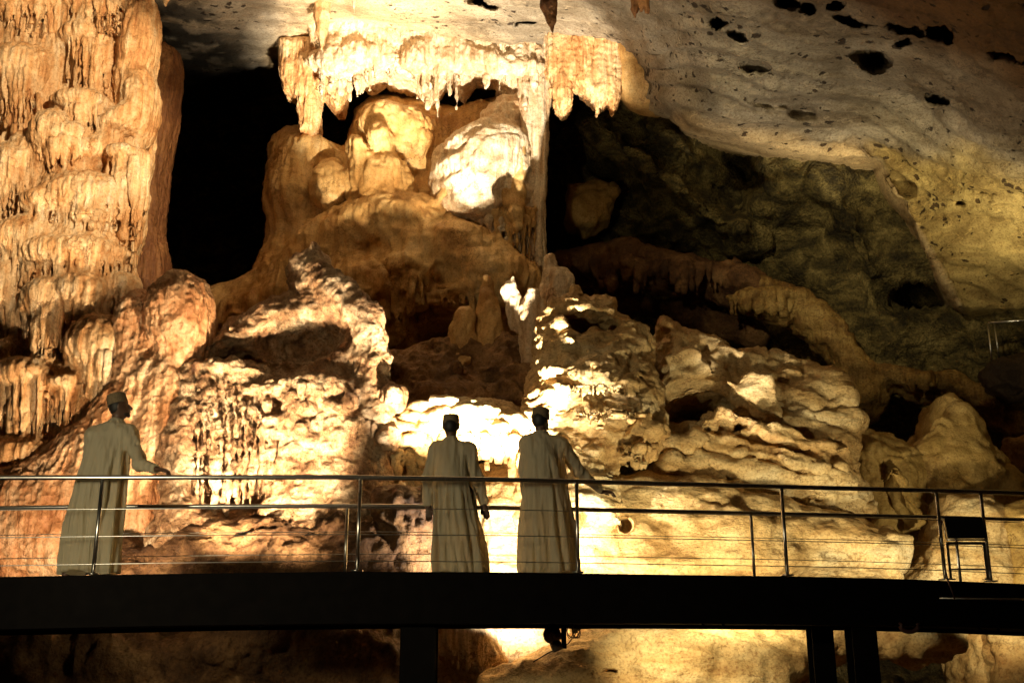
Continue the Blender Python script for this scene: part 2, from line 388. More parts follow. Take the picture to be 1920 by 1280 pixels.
        def face(e, sgn, offs):
            c = [idx[e[:, 0] + o[0], e[:, 1] + o[1], e[:, 2] + o[2]] for o in offs]
            q = np.stack(c, 1); q[sgn] = q[sgn][:, ::-1]; return q
        n = s.n
        e = np.argwhere(S[:-1, 1:-1, 1:-1] != S[1:, 1:-1, 1:-1]) + [0, 1, 1]
        Q.append(face(e, ~S[e[:, 0], e[:, 1], e[:, 2]], [(0,-1,-1),(0,0,-1),(0,0,0),(0,-1,0)]))
        e = np.argwhere(S[1:-1, :-1, 1:-1] != S[1:-1, 1:, 1:-1]) + [1, 0, 1]
        Q.append(face(e, S[e[:, 0], e[:, 1], e[:, 2]], [(-1,0,-1),(0,0,-1),(0,0,0),(-1,0,0)]))
        e = np.argwhere(S[1:-1, 1:-1, :-1] != S[1:-1, 1:-1, 1:]) + [1, 1, 0]
        Q.append(face(e, ~S[e[:, 0], e[:, 1], e[:, 2]], [(-1,-1,0),(0,-1,0),(0,0,0),(-1,0,0)]))
        return V, np.concatenate(Q)

rnd = random.Random(11)
class Form:
    """a rock formation drawn with shapes given by their place in the picture and their distance"""
    def __init__(s, box, Y0, Y1, h, k=0.12):
        Y0 *= KS; Y1 *= KS; h *= KS
        x0, y0, x1, y1 = box
        c = np.array([W(a, b, Y) for a in (x0, x1) for b in (y0, y1) for Y in (Y0, Y1)])
        lo = c.min(0); hi = c.max(0); lo[1] = Y0; hi[1] = Y1
        # the near and far corners widen the box: keep it to the middle distance plus a little
        m = np.array([W(a, b, (Y0 + Y1) / 2) for a in (x0, x1) for b in (y0, y1)])
        lo[[0, 2]] = m.min(0)[[0, 2]] - 0.25; hi[[0, 2]] = m.max(0)[[0, 2]] + 0.25
        s.f = Field(lo, hi, h); s.k = k
    def e(s, px, py, Y, rx, rz, ry, rot=0, k=None, neg=False):
        Y *= KS; s.f.ell(W(px, py, Y), (RM(rx, px, py, Y), ry * KS, RM(rz, px, py, Y)), rot, s.k if k is None else k, neg); return s
    def c(s, px, py, Y, r, qx, qy, Q, q, k=None, neg=False):
        Y *= KS; Q *= KS; s.f.cone(W(px, py, Y), W(qx, qy, Q), RM(r, px, py, Y), RM(q, qx, qy, Q), s.k if k is None else k, neg); return s
    def line(s, pts, k=None, neg=False):
        for a, b in zip(pts, pts[1:]): s.c(*a, *b, k=k, neg=neg)
        return s
    def b(s, px, py, Y, hx, hz, hy, rot=0, yaw=0, r=0.06, k=None, neg=False):
        Y *= KS; s.f.box(W(px, py, Y), (RM(hx, px, py, Y), hy * KS, RM(hz, px, py, Y)), rot, yaw, r, s.k if k is None else k, neg); return s
    def p(s, pts, Y, hy, r, lean=0.0, k=None, neg=False):
        Y *= KS; s.f.poly([W(a, b, Y)[[0, 2]] for a, b in pts], Y, hy * KS, r * KS, lean, s.k if k is None else k, neg); return s
    def drips(s, x0, x1, y, Y, ymin, ymax, r=4.0, step=7.0, arch=0.0, dy=0.1, tip=0.35):
        """a fringe of thin stalactites from x0 to x1; arch bends the row down at its ends"""
        x = x0
        while x <= x1:
            u = (x - (x0 + x1) / 2) / max((x1 - x0) / 2, 1)
            yy = y + arch * u * u; L = rnd.uniform(ymin, ymax) * (1 - 0.35 * u * u)
            Yd = Y + 0.25 * u * u * min(1, (x1 - x0) / 80.0) + rnd.uniform(-dy, dy) * 0.5; rr = r * rnd.uniform(0.6, 1.25)
            s.c(x, yy - 8, Yd, rr * 1.5, x + rnd.uniform(-2, 2), yy + L, Yd, rr * tip, k=0.025)
            x += step * rnd.uniform(0.6, 1.4)
        return s
    def canopy(s, px, py, Y, w, h, L, ry=0.35, r=4.0, step=8.0):
        """rounded shelf with a fringe of drips under its front edge; py is the top of the shelf"""
        s.e(px, py + h, Y, w, h, ry, k=0.07)
        s.e(px, py + h * 1.7, Y + 0.1, w * 0.86, h * 1.2, ry * 0.8, k=0.05)
        s.e(px, py + h + L * 0.42, Y + ry * 0.5, w * 0.82, h + L * 0.5, ry * 0.75, k=0.06)
        s.drips(px - w * 0.88, px + w * 0.88, py + h * 1.35, Y - ry * 0.72, L * 0.55, L * 1.1, r, step, arch=-h * 0.2)
        return s
    def done(s, name, mat, ops, label=None, cat=None, group=None, parent=None, noise=None, kind=None):
        if noise:
            for nz in noise: s.f.noise(*nz)
        V, Q = s.f.mesh()
        o = mesh_obj(name, V, Q, M[mat] if isinstance(mat, str) else mat, parent, True, ops)
        if parent is None: recentre(o)
        tag(o, label, cat, group, kind); s.f.D = None
        print(name, len(V)); return o

# ------------------------------------------------------------------ the cave shell
def tps(ctrl):
    C = np.array(ctrl, float); n = len(C); S = 500.0
    def U(r2): return np.where(r2 > 0, r2 * np.log(np.maximum(r2, 1e-12)), 0)
    X = C[:, :2] / S; K = U(((X[:, None] - X[None]) ** 2).sum(-1)) + 0.002 * np.eye(n)
    P = np.hstack([np.ones((n, 1)), X]); A = np.zeros((n + 3, n + 3)); A[:n, :n] = K; A[:n, n:] = P; A[n:, :n] = P.T
    w = np.linalg.solve(A, np.concatenate([C[:, 2], np.zeros(3)]))
    def f(x, y):
        q = np.stack([x, y], -1) / S; out = w[n] + q[..., 0] * w[n + 1] + q[..., 1] * w[n + 2]
        for i in range(n): out = out + w[i] * U(((q - X[i]) ** 2).sum(-1))
        return out
    return f
def sdf2(pts, x, y):
    P = np.array(pts, float); best = np.full(x.shape, 1e12); ins = np.zeros(x.shape, bool)
    for i in range(len(P)):
        a = P[i]; b = P[(i + 1) % len(P)]; e = b - a
        t = np.clip(((x - a[0]) * e[0] + (y - a[1]) * e[1]) / max((e ** 2).sum(), 1e-9), 0, 1)
        best = np.minimum(best, (x - a[0] - t * e[0]) ** 2 + (y - a[1] - t * e[1]) ** 2)
        c = (a[1] > y) != (b[1] > y)
        xi = a[0] + (y - a[1]) * e[0] / (e[1] if abs(e[1]) > 1e-9 else 1e-9)
        ins ^= c & (x < xi)
    d = np.sqrt(best); return np.where(ins, -d, d)
def Wg(x, y, Y):
    cx = (x - 960.0) / FPX; cz = -(y - 640.0) / FPX
    dy = math.cos(PITCH) - cz * math.sin(PITCH); dz = math.sin(PITCH) + cz * math.cos(PITCH); t = Y / dy
    return np.stack([cx * t, Y + 0 * t, CAM[2] + dz * t], -1)
def sheet(name, x0, x1, y0, y1, step, fY, mat, ops, keep=None, tint=None):
    xs = np.arange(x0, x1 + step, step); ys = np.arange(y0, y1 + step, step)
    x, y = np.meshgrid(xs, ys); Y = fY(x, y) * KS; V = Wg(x, y, Y).reshape(-1, 3)
    ny, nx = x.shape; i = np.arange(ny * nx).reshape(ny, nx)
    Q = np.stack([i[:-1, :-1], i[1:, :-1], i[1:, 1:], i[:-1, 1:]], -1).reshape(-1, 4)
    T = tint(x, y, V).reshape(-1, 3) if tint else None
    if keep is not None:
        k = keep(x, y); kk = (k[:-1, :-1] | k[1:, :-1] | k[1:, 1:] | k[:-1, 1:]).reshape(-1); Q = Q[kk]
        used = np.unique(Q); mp = np.full(ny * nx, -1); mp[used] = np.arange(len(used)); V = V[used]; Q = mp[Q]
        if tint: T = T[used]
    o = mesh_obj(name, V, Q, M[mat], None, True, ops); print(name, len(V))
    if tint:
        at = o.data.attributes.new('stone', 'FLOAT_COLOR', 'POINT')
        at.data.foreach_set('color', np.concatenate([T, np.ones((len(T), 1))], 1).astype(np.float32).ravel())
    return o

def bump2(x, y, cx, cy_, rx, ry, rot=0):
    ca, sa = math.cos(math.radians(rot)), math.sin(math.radians(rot))
    u = ((x - cx) * ca + (y - cy_) * sa) / rx; v = (-(x - cx) * sa + (y - cy_) * ca) / ry
    return np.exp(-(u * u + v * v) ** 1.6)

CEIL = [(-600, -700), (2800, -700), (2800, 900), (2300, 700), (1960, 600), (1820, 592), (1792, 575), (1745, 490), (1700, 410), (1655, 335),
        (1640, 312), (1570, 312), (1500, 298), (1430, 283), (1330, 255), (1290, 240), (1262, 208), (1200, 205), (1165, 180), (1158, 95),
        (1000, 88), (620, 92), (535, 105), (515, 150), (420, 165), (330, 178), (270, 170), (120, 160), (-600, 100)]
cfun = tps([(-600, -700, 9), (-600, 100, 18), (280, -100, 15.5), (280, 90, 18.6), (400, 165, 21.5), (500, 150, 21.5), (520, 90, 19), (400, 90, 18.7), (600, -700, 7), (620, 0, 16.2), (800, 90, 18.3),
            (960, 0, 15.8), (1000, 88, 17.6), (1160, 100, 17.2), (1200, -700, 6), (1250, 0, 13.6), (1290, 240, 16.8), (1500, 298, 17.4), (1640, 312, 17.6),
            (1600, 120, 14.2), (1900, 0, 10.2), (1900, 200, 13.4), (1900, 420, 16.2), (1820, 592, 18.2), (1750, 480, 17.8), (2800, -700, 5), (2300, 300, 12.5),
            (2300, 700, 16), (2800, 900, 14), (1960, 620, 18)])
def ceilY(x, y):
    Y = cfun(x, y); d = sdf2(CEIL, x, y)
    Y = Y + 5.5 * np.clip((d + 14) / 60.0, 0, 1) ** 1.6
    wn = fbm(np.stack([x / 22.0, y / 14.0, 0 * x], -1).reshape(-1, 3), 3).reshape(x.shape) * 9; wm = fbm(np.stack([x / 20.0 + 7, y / 12.0, 0 * x + 3], -1).reshape(-1, 3), 3).reshape(x.shape) * 6
    xa = x + wn; ya = y + wm
    for h in [(1636, 116, 30, 16, 15, 2.0), (1770, 62, 26, 15, 15, 1.9), (1700, 56, 44, 7, 14, 0.5), (1342, 45, 17, 8, 10, 1.6), (1480, 6, 24, 9, 20, 1.6),
              (1757, 194, 17, 6, 5, 1.6), (1895, 108, 44, 8, 14, 2.4), (1600, 42, 44, 5, 10, 0.6), (905, 8, 32, 5, 14, 1.5),
              (985, 42, 16, 4, 5, 1.0), (1380, 68, 16, 10, 30, 0.8), (1570, 14, 12, 6, 0, 1.4), (1515, 18, 12, 8, 0, 1.2), (1420, 130, 26, 6, 12, 0.5), (1700, 84, 12, 5, 0, 1.2),
              (1505, 205, 46, 20, 18, 0.45), (1440, 198, 40, 14, 10, 0.35), (1690, 350, 24, 11, 40, 0.5), (1850, 360, 10, 4, 10, 0.6), (1855, 392, 14, 12, 0, -0.2), (1800, 380, 10, 5, 0, 0.4)]:
        Y = Y + h[5] * bump2(xa, ya, h[0], h[1], h[2] * 0.8, h[3] * 0.8, h[4])
    ck = [(1618, 280), (1640, 312), (1700, 400), (1750, 490), (1800, 578)]
    d = np.full(x.shape, 1e9)
    for (ax, ay), (bx, by) in zip(ck, ck[1:]):
        ex, ey = bx - ax, by - ay; t = np.clip(((x - ax) * ex + (y - ay) * ey) / (ex * ex + ey * ey), 0, 1); d = np.minimum(d, np.hypot(x - ax - t * ex, y - ay - t * ey))
    Y = Y - 0.30 * np.exp(-(d / 7.0) ** 2)
    # long low steps of the layered roof running down to the right
    w = (y - 0.22 * (x - 1200)) / 34.0 + 0.9 * np.sin(x / 190.0) + 0.5 * np.sin(x / 67.0 + y / 90.0)
    s = w % 1.0; Y = Y - 0.16 * np.where(s < 0.86, s / 0.86, (1 - s) / 0.14) * np.clip((x - 950) / 300.0, 0.3, 1) * (0.35 + 0.65 * np.clip((430 - y + 0.1 * (1900 - x)) / 130.0, 0, 1))
    return Y
def stone_tint(x, y, V):
    """colour of the beds: grey limestone, brown beds growing darker towards the top right, yellow marl low on the right, dark mottled bed at the left with shade painted along its lower edge"""
    w = fbm(V.reshape(-1, 3) * 0.55, 4).reshape(x.shape); w2 = fbm(V.reshape(-1, 3) * np.array([1.5, 2.5, 4.5]) + 9, 4).reshape(x.shape)
    def sm(v): v = np.clip(v, 0, 1); return (v * v * (3 - 2 * v))[..., None]
    c = np.ones(x.shape + (3,))
    br = sm((0.45 * (x - 1150) - (y - 20) + 90 * w) / 260); c = c * (1 - br) + np.array([0.30, 0.165, 0.06]) * br
    xc = np.interp(y, [200, 312, 400, 490, 600], [1585, 1640, 1700, 1750, 1810]); ol = sm(((y - 270) + 0.12 * (x - 1600) + 70 * w) / 90) * sm((x - xc) / 14.0); c = c * (1 - ol) + np.array([1.45, 1.28, 0.66]) * ol
    pk = sm((y - (150 + 0.25 * (x - 1165)) + 40 * w) / 60) * sm((x - 1120) / 80.0) * (1 - ol); c = c * (1 - pk) + np.array([2.0, 1.75, 1.3]) * pk  # cream rim, its lit brightness put into the tint
    dk = sm((470 - x + 50 * w) / 90) * sm((x - 200) / 60) * sm((y + 10 + 30 * w) / 40); dk = dk * sm((0.35 - w2) / 0.25); c = c * (1 - 0.85 * dk)
    dk2 = sm((y - 108 + 20 * w) / 20) * sm((560 - x) / 30); c = c * (1 - 0.9 * dk2)  # edge at the passage toned dark in place of shade
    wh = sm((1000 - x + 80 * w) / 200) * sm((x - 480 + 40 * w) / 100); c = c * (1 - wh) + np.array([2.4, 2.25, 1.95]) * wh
    return np.clip(c, 0.03, 2.5)
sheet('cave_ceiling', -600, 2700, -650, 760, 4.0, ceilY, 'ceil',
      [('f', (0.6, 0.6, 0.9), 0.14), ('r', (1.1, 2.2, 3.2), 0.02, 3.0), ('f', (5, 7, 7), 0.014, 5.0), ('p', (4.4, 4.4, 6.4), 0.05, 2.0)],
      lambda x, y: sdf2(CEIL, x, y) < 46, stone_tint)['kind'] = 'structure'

wfun = tps([(-600, -200, 22), (-600, 1500, 16), (300, 100, 26), (450, 300, 29), (560, 200, 27), (500, 560, 28), (700, 200, 27), (800, 600, 24), (1030, 250, 21.5), (1150, 240, 20),
            (1150, 450, 22), (1300, 300, 19.3), (1290, 480, 21.5), (1450, 330, 19.0), (1450, 480, 20.6), (1600, 420, 19.0), (1700, 560, 19.5), (1620, 640, 19.5), (1780, 640, 19.2),
            (1920, 700, 18.8), (1400, 700, 22.5), (1650, 800, 21), (1900, 830, 20.5), (2500, 500, 17), (2500, 1500, 15), (1200, 1500, 19), (1000, -300, 25)])
def wallY(x, y):
    Y = wfun(x, y)
    # rock ribs running down to the right between the roof and the far ledge
    for (ax, ay, bx, by, wd, am) in [(1090, 230, 1380, 430, 34, 1.3), (1230, 240, 1420, 380, 20, 0.7), (1090, 320, 1230, 470, 26, 0.7), (1560, 350, 1640, 520, 30, 0.4)]:
        ex, ey = bx - ax, by - ay; t = np.clip(((x - ax) * ex + (y - ay) * ey) / (ex * ex + ey * ey), 0, 1)
        d = np.hypot(x - ax - t * ex, y - ay - t * ey); Y = Y - am * np.exp(-(d / wd) ** 2)
    Y = Y + 1.6 * bump2(x, y, 1375, 330, 60, 70, 20) + 1.0 * bump2(x, y, 1480, 560, 50, 40, 0) + 1.5 * bump2(x, y, 1730, 560, 60, 26, 0) + 2.5 * bump2(x, y, 1030, 420, 30, 90)
    return Y
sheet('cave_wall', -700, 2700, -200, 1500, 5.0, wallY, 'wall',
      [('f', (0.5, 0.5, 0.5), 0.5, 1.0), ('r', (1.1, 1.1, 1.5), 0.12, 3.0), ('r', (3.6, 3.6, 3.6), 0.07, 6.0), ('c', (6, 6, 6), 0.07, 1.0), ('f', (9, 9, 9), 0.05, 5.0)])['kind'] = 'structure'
# the floor of the hall under the bridge, and the closed side and rear of the hall behind the camera
xs, ys = np.meshgrid(np.linspace(-16, 16, 130), np.linspace(-8, 30, 150)); zz = 0.0 * xs - 0.6 + 0.06 * np.maximum(ys - 8, 0) 
i = np.arange(xs.size).reshape(xs.shape)
mesh_obj('cave_floor', np.stack([xs, ys, zz], -1).reshape(-1, 3), np.stack([i[:-1, :-1], i[:-1, 1:], i[1:, 1:], i[1:, :-1]], -1).reshape(-1, 4), M['brown'],
         None, True, [('f', (0.4, 0.4, 0.4), 0.35), ('r', (1.4, 1.4, 1.4), 0.12)])['kind'] = 'structure'

# ------------------------------------------------------------------ rock formations
FLOW = [('f', (1.6, 1.6, 1.0), 0.08, 1.0), ('fl', (11, 11, 0.7), 0.04, 4.0), ('fl', (23, 23, 1.3), 0.026, 2.0), ('f', (14, 14, 9), 0.014, 6.0)]
SMOOTH = [('f', (1.3, 1.3, 1.3), 0.10, 2.0), ('fl', (7, 7, 0.8), 0.02, 1.0), ('f', (6, 6, 6), 0.015, 3.0)]
ROUGH = [('f', (1.3, 1.3, 1.3), 0.20, 1.0), ('r', (3.2, 3.2, 3.2), 0.09, 3.0), ('c', (7, 7, 7), 0.07, 2.0), ('r', (15, 15, 15), 0.02, 7.0)]
SLAB = [('f', (0.9, 0.9, 0.9), 0.15, 1.0), ('c', (1.5, 1.5, 2.4), -0.16, 3.0), ('c', (4.0, 4.0, 6.0), -0.05, 6.0), ('s', (1.1, 0, 3.4), 0.07, 2.0), ('r', (3.5, 3.5, 3.5), 0.05, 3.0), ('f', (12, 12, 12), 0.015, 2.0)]
BOULD = [('f', (0.9, 0.9, 0.9), 0.16, 4.0), ('c', (1.1, 1.1, 1.7), -0.14, 3.0), ('k', (1.1, 1.1, 1.6), 0.06, 2.0), ('k', (2.6, 2.6, 3.4), 0.03, 5.0), ('s', (0.9, 0, 2.6), 0.03, 2.0), ('f', (5, 5, 5), 0.03, 3.0)]

# --- the great column at the left
f = Form((-190, -170, 330, 1130), 13.4, 17.2, 0.025, 0.12)
f.p([(-170, -150), (285, -150), (268, 0), (272, 60), (285, 130), (288, 190), (280, 260), (268, 330), (262, 420), (240, 480), (240, 530), (215, 570), (205, 620), (215, 680),
     (190, 730), (150, 780), (110, 850), (120, 1110), (-170, 1110)], 15.7, 0.85, 0.7)
f.e(258, 95, 15.05, 34, 130, 0.5, 2).e(262, 205, 15.0, 34, 80, 0.5).e(228, 236, 14.8, 54, 30, 0.38, -38).e(178, 290, 14.7, 56, 30, 0.36, -36).e(120, 345, 14.65, 56, 32, 0.36, -30)
f.e(120, 60, 15.1, 100, 60, 0.4).e(60, 150, 14.95, 60, 70, 0.4).e(60, 330, 14.8, 70, 90, 0.45).e(150, 470, 14.5, 90, 60, 0.4).e(90, 600, 14.6, 90, 90, 0.45)
for (x, y, w, h, L, Y) in [(60, -40, 80, 40, 60, 14.9), (180, -40, 80, 34, 60, 14.85), (160, 44, 52, 26, 190, 14.9), (36, 80, 56, 40, 110, 14.85),
                      (150, 168, 60, 26, 70, 14.75), (98, 205, 42, 46, 54, 14.5), (142, 236, 30, 24, 40, 14.6), (28, 262, 44, 60, 80, 14.6), (240, 272, 40, 20, 260, 14.6),
                      (150, 318, 78, 44, 74, 14.45), (84, 356, 40, 24, 50, 14.45), (50, 404, 70, 44, 90, 14.45), (172, 392, 46, 20, 60, 14.4), (140, 436, 104, 36, 80, 14.25),
                      (154, 510, 54, 36, 170, 14.15), (84, 518, 46, 42, 170, 14.15), (232, 512, 30, 26, 60, 14.4), (20, 480, 34, 60, 120, 14.5),
                      (182, 590, 64, 56, 140, 13.95), (22, 632, 32, 34, 70, 14.3), (56, 668, 88, 32, 170, 14.05), (128, 700, 40, 22, 120, 14.0), (40, 820, 90, 30, 60, 13.95), (72, 860, 70, 40, 70, 13.9),
                      (-60, 500, 70, 60, 100, 14.7), (-70, 700, 80, 60, 100, 14.4), (-70, 300, 80, 60, 90, 14.8), (-70, 100, 80, 60, 90, 14.9)]:
    f.canopy(x, y, Y, w, h * 1.1, L, 0.36, 3.4, 6.2)
for (x, y, rx, rz, Y) in [(60, 960, 50, 100, 13.9), (20, 1030, 60, 110, 13.8), (100, 1040, 46, 90, 13.9), (-50, 960, 70, 130, 14)]:
    f.e(x, y, Y, rx, rz, 0.4)
f.drips(195, 268, 270, 14.65, 120, 210, 4.5, 7)
f.drips(150, 215, 95, 14.75, 60, 90, 4.5, 7)
f.done('flowstone_column', 'flow', FLOW, 'huge orange and cream flowstone column with tiered shelves and dripping fringes at the far left', 'flowstone column')

# --- the shaded red column behind it
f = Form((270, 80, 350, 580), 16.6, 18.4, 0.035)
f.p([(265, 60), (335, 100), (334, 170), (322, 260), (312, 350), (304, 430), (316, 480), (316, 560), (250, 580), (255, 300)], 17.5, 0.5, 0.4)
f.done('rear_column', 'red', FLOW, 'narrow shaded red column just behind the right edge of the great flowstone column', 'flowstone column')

# --- twin stalagmite and the slope it stands on
f = Form((-60, 500, 420, 1130), 12.4, 15.6, 0.027, 0.16)
f.p([(330, 640), (335, 700), (325, 780), (332, 860), (338, 950), (290, 1020), (240, 1060), (235, 1110), (-40, 1110), (-40, 900), (40, 868), (110, 838), (160, 792), (205, 730), (235, 690)], 14.0, 0.65, 0.55, 0.10)
f.e(334, 590, 13.75, 58, 80, 0.45, k=0.06).e(340, 640, 13.9, 58, 70, 0.42).e(365, 545, 14.0, 18, 20, 0.2, k=0.06).e(254, 622, 14.0, 38, 84, 0.40, k=0.06).e(262, 690, 13.95, 46, 80, 0.42).e(300, 800, 13.7, 50, 150, 0.35)
f.drips(232, 320, 690, 13.55, 30, 80, 4, 8)
for (x, y, rx, rz) in [(270, 960, 40, 110), (200, 1020, 60, 90), (60, 1020, 60, 100), (120, 940, 60, 70)]:
    f.e(x, y, 13.6, rx, rz, 0.3)
f.done('twin_stalagmite', 'pink', [('f', (1.5, 1.5, 1.2), 0.09, 1.0), ('fl', (13, 13, 1.0), 0.04, 4.0), ('c', (13, 13, 13), 0.035, 6.0), ('f', (14, 14, 9), 0.012, 6.0)],
       'stout double-headed pink stalagmite on a pale slope behind the man holding the handrail', 'stalagmite')

# --- fluted and knobbly rock between the stalagmite and the centre
f = Form((290, 445, 765, 1130), 12.3, 15.8, 0.026, 0.10)
f.p([(335, 700), (345, 660), (400, 652), (425, 610), (500, 568), (548, 556), (545, 500), (552, 478), (570, 470), (592, 452), (600, 482), (618, 515), (650, 545), (690, 572), (712, 610),
     (720, 660), (727, 740), (720, 800), (738, 850), (745, 930), (742, 1010), (730, 1110), (300, 1110), (318, 1000), (336, 940), (326, 860), (325, 780)], 14.25, 0.75, 0.45, 0.28)
f.line([(592, 462, 14.2, 8), (600, 520, 14.0, 26), (640, 560, 13.75, 30), (690, 600, 13.6, 30), (700, 680, 13.5, 28), (700, 780, 13.4, 30)])
f.e(655, 560, 13.9, 12, 30, 0.15, k=0.04)
f.e(680, 640, 13.3, 12, 34, 0.16, 20, k=0.05, neg=True).e(652, 690, 13.3, 16, 34, 0.2, -30, k=0.05, neg=True)
f.e(555, 622, 13.3, 105, 62, 1.0, -10, k=0.12, neg=True)                       # hollowed dark upper face
f.e(420, 650, 13.3, 80, 36, 0.9, -14, k=0.12, neg=True)
f.e(440, 700, 13.7, 110, 30, 0.35, 8).e(580, 735, 13.45, 130, 36, 0.3, 3).e(640, 820, 13.4, 80, 60, 0.3).e(560, 850, 13.45, 60, 60, 0.28).e(680, 900, 13.45, 55, 60, 0.3).e(590, 960, 13.5, 110, 60, 0.35)
f.e(425, 850, 12.95, 96, 125, 0.9, -6, k=0.1, neg=True)
for q in range(26):                                                             # curtains under the lip
    x = 338 + q * 7.2 + rnd.uniform(-2, 2); y = 700 + (x - 340) * 0.06
    d = rnd.uniform(-.06, .12); f.line([(x, y, 13.42 + d, 6), (x + 8 + (x - 400) * 0.02, y + 70, 13.26 + d, 4), (x + 14, y + 130 + rnd.uniform(0, 50), 13.2 + d, 4.5), (x + 8, y + 200 + rnd.uniform(0, 70), 13.2 + d, 4)], k=0.03)
for q in range(34):
    x = rnd.uniform(500, 735); y = rnd.uniform(740, 1010); f.e(x, y, 13.3, rnd.uniform(16, 38), rnd.uniform(12, 26), 0.22, rnd.uniform(-20, 20), k=0.05)
f.drips(520, 640, 735, 13.15, 15, 50, 4, 8).drips(560, 720, 900, 13.15, 15, 40, 4, 8).drips(590, 735, 800, 13.15, 15, 45, 4, 9)
f.drips(400, 560, 880, 13.4, 30, 90, 4, 9)
f.e(440, 830, 13.0, 9, 80, 0.25, -3, k=0.03, neg=True).e(490, 900, 13.1, 8, 70, 0.25, 4, k=0.03, neg=True).e(385, 860, 13.1, 7, 80, 0.2, -4, k=0.03, neg=True)
f.done('fluted_rock', 'rough', [('f', (1.4, 1.4, 1.2), 0.10, 1.0), ('c', (5.5, 5.5, 5.5), 0.09, 2.0), ('r', (9, 9, 6), 0.035, 3.0), ('c', (15, 15, 15), 0.025, 5.0)],
       'craggy peaked rock with dark fluted curtains and knobbly cream face left of middle man', 'rock formation')
# brown bank at its foot, behind the railing
f = Form((180, 940, 860, 1330), 11.9, 14.2, 0.04, 0.15)
f.p([(215, 1040), (300, 1030), (400, 985), (520, 965), (640, 975), (730, 985), (780, 935), (830, 925), (840, 1000), (800, 1040), (790, 1320), (200, 1320)], 13.1, 0.55, 0.5, 0.1)
f.e(770, 960, 12.9, 60, 45, 0.35).e(500, 1060, 12.85, 160, 60, 0.3)
f.done('brown_bank', 'umber', ROUGH, 'low brown rock bank behind the railing between the first and second man', 'rock')
f = Form((-200, 1120, 830, 1400), 11.2, 13.6, 0.045, 0.2)
f.p([(-180, 1130), (180, 1150), (330, 1190), (430, 1140), (620, 1130), (760, 1150), (780, 1380), (-180, 1380)], 12.5, 0.6, 0.5, 0.1)
f.e(60, 1230, 12.1, 90, 60, 0.4, 20).e(240, 1240, 12.1, 90, 50, 0.3, -10).e(500, 1200, 12.1, 140, 50, 0.4, -8).e(640, 1240, 12.2, 120, 60, 0.4)
f.done('low_rock', 'umber', [('f', (1.6, 1.6, 1.6), 0.16, 4.0)] + ROUGH[1:], 'dim brown broken rock seen below the steel beam at the left', 'rock')

# --- central flowstone mass
f = Form((380, 130, 1110, 720), 16.9, 20.8, 0.034, 0.30)
f.p([(392, 640), (398, 570), (445, 552), (482, 530), (500, 490), (512, 430), (508, 330), (506, 290), (518, 265), (545, 253), (580, 250), (610, 268), (648, 285), (665, 245), (672, 215),
     (700, 190), (750, 186), (800, 195), (860, 215), (940, 185), (985, 150), (1010, 150), (1008, 480), (1030, 500), (1070, 540), (1070, 700), (380, 700)], 19.4, 0.9, 0.6, 0.15)
f.e(552, 345, 18.6, 44, 92, 0.55).e(585, 285, 18.6, 38, 34, 0.4).e(622, 352, 18.3, 37, 52, 0.4, k=0.05)
f.e(672, 285, 17.9, 20, 34, 0.25, -25, k=0.05).e(722, 240, 18.5, 56, 54, 0.5).e(716, 262, 18.0, 24, 34, 0.3, k=0.05).e(772, 262, 18.5, 40, 60, 0.4).e(715, 345, 18.1, 62, 58, 0.5)
f.e(745, 425, 18.0, 110, 62, 0.7).e(640, 450, 18.2, 100, 52, 0.6, -20).e(830, 480, 17.9, 130, 70, 0.7).e(600, 500, 18.2, 110, 60, 0.6, -25).e(500, 580, 18.3, 130, 50, 0.6, -22)
f.e(925, 520, 17.8, 90, 60, 0.6, 12).e(690, 540, 17.9, 80, 60, 0.6)
f.canopy(775, 468, 17.5, 50, 32, 70, 0.35, 4, 8).canopy(860, 525, 17.6, 60, 22, 60, 0.3, 4, 8).canopy(725, 525, 17.7, 44, 24, 90, 0.3, 4, 8)
f.drips(690, 880, 560, 17.45, 40, 90, 4, 8).drips(900, 1010, 400, 17.6, 40, 120, 4, 7).drips(880, 1000, 500, 17.45, 20, 70, 4, 8)
f.e(820, 612, 17.4, 66, 40, 1.4, 0, k=0.08, neg=True)
for q in range(9): f.c(820 + q * 19, 340 - q * 14 + 40, 17.6, 5, 900 + q * 9, 250 + q * 22, 17.55, 7, k=0.1)
f.done('flowstone_mound', 'ochre', [('f', (1.3, 1.3, 1.3), 0.10, 2.0), ('fl', (7, 7, 0.7), 0.07, 1.0), ('s', (0.3, 0, 2.1), 0.035, 5.0), ('fl', (17, 17, 1.2), 0.03, 7.0), ('f', (7, 7, 7), 0.02, 3.0), ('k', (1.3, 1.3, 2.0), 0.03, 2.0)],
       'huge ochre flowstone mound of smooth rounded lobes filling the middle of the cave', 'flowstone mound')

f = Form((790, 170, 1030, 520), 16.8, 20.0, 0.032, 0.12)
f.e(905, 325, 18.0, 84, 112, 0.8, 18).e(940, 262, 18.35, 50, 88, 0.6, 10).e(848, 322, 18.2, 42, 50, 0.5).e(962, 390, 18.3, 44, 110, 0.6).e(890, 385, 17.9, 62, 36, 0.5).e(975, 230, 18.3, 26, 70, 0.4)
f.drips(880, 1000, 420, 17.65, 40, 110, 4, 7)
f.done('flowstone_lobe', 'drape', [('f', (1.3, 1.3, 1.3), 0.10, 2.0), ('c', (1.8, 1.8, 3.0), -0.12, 3.0), ('fl', (11, 11, 1.0), 0.03, 2.0), ('s', (-1.0, 0, 2.6), 0.08, 5.0), ('r', (3, 3, 5), 0.03, 5.0), ('f', (8, 8, 8), 0.015, 3.0)],
       'tall cream flowstone lobe with slanting ledges on the right shoulder of the mound', 'flowstone mound')

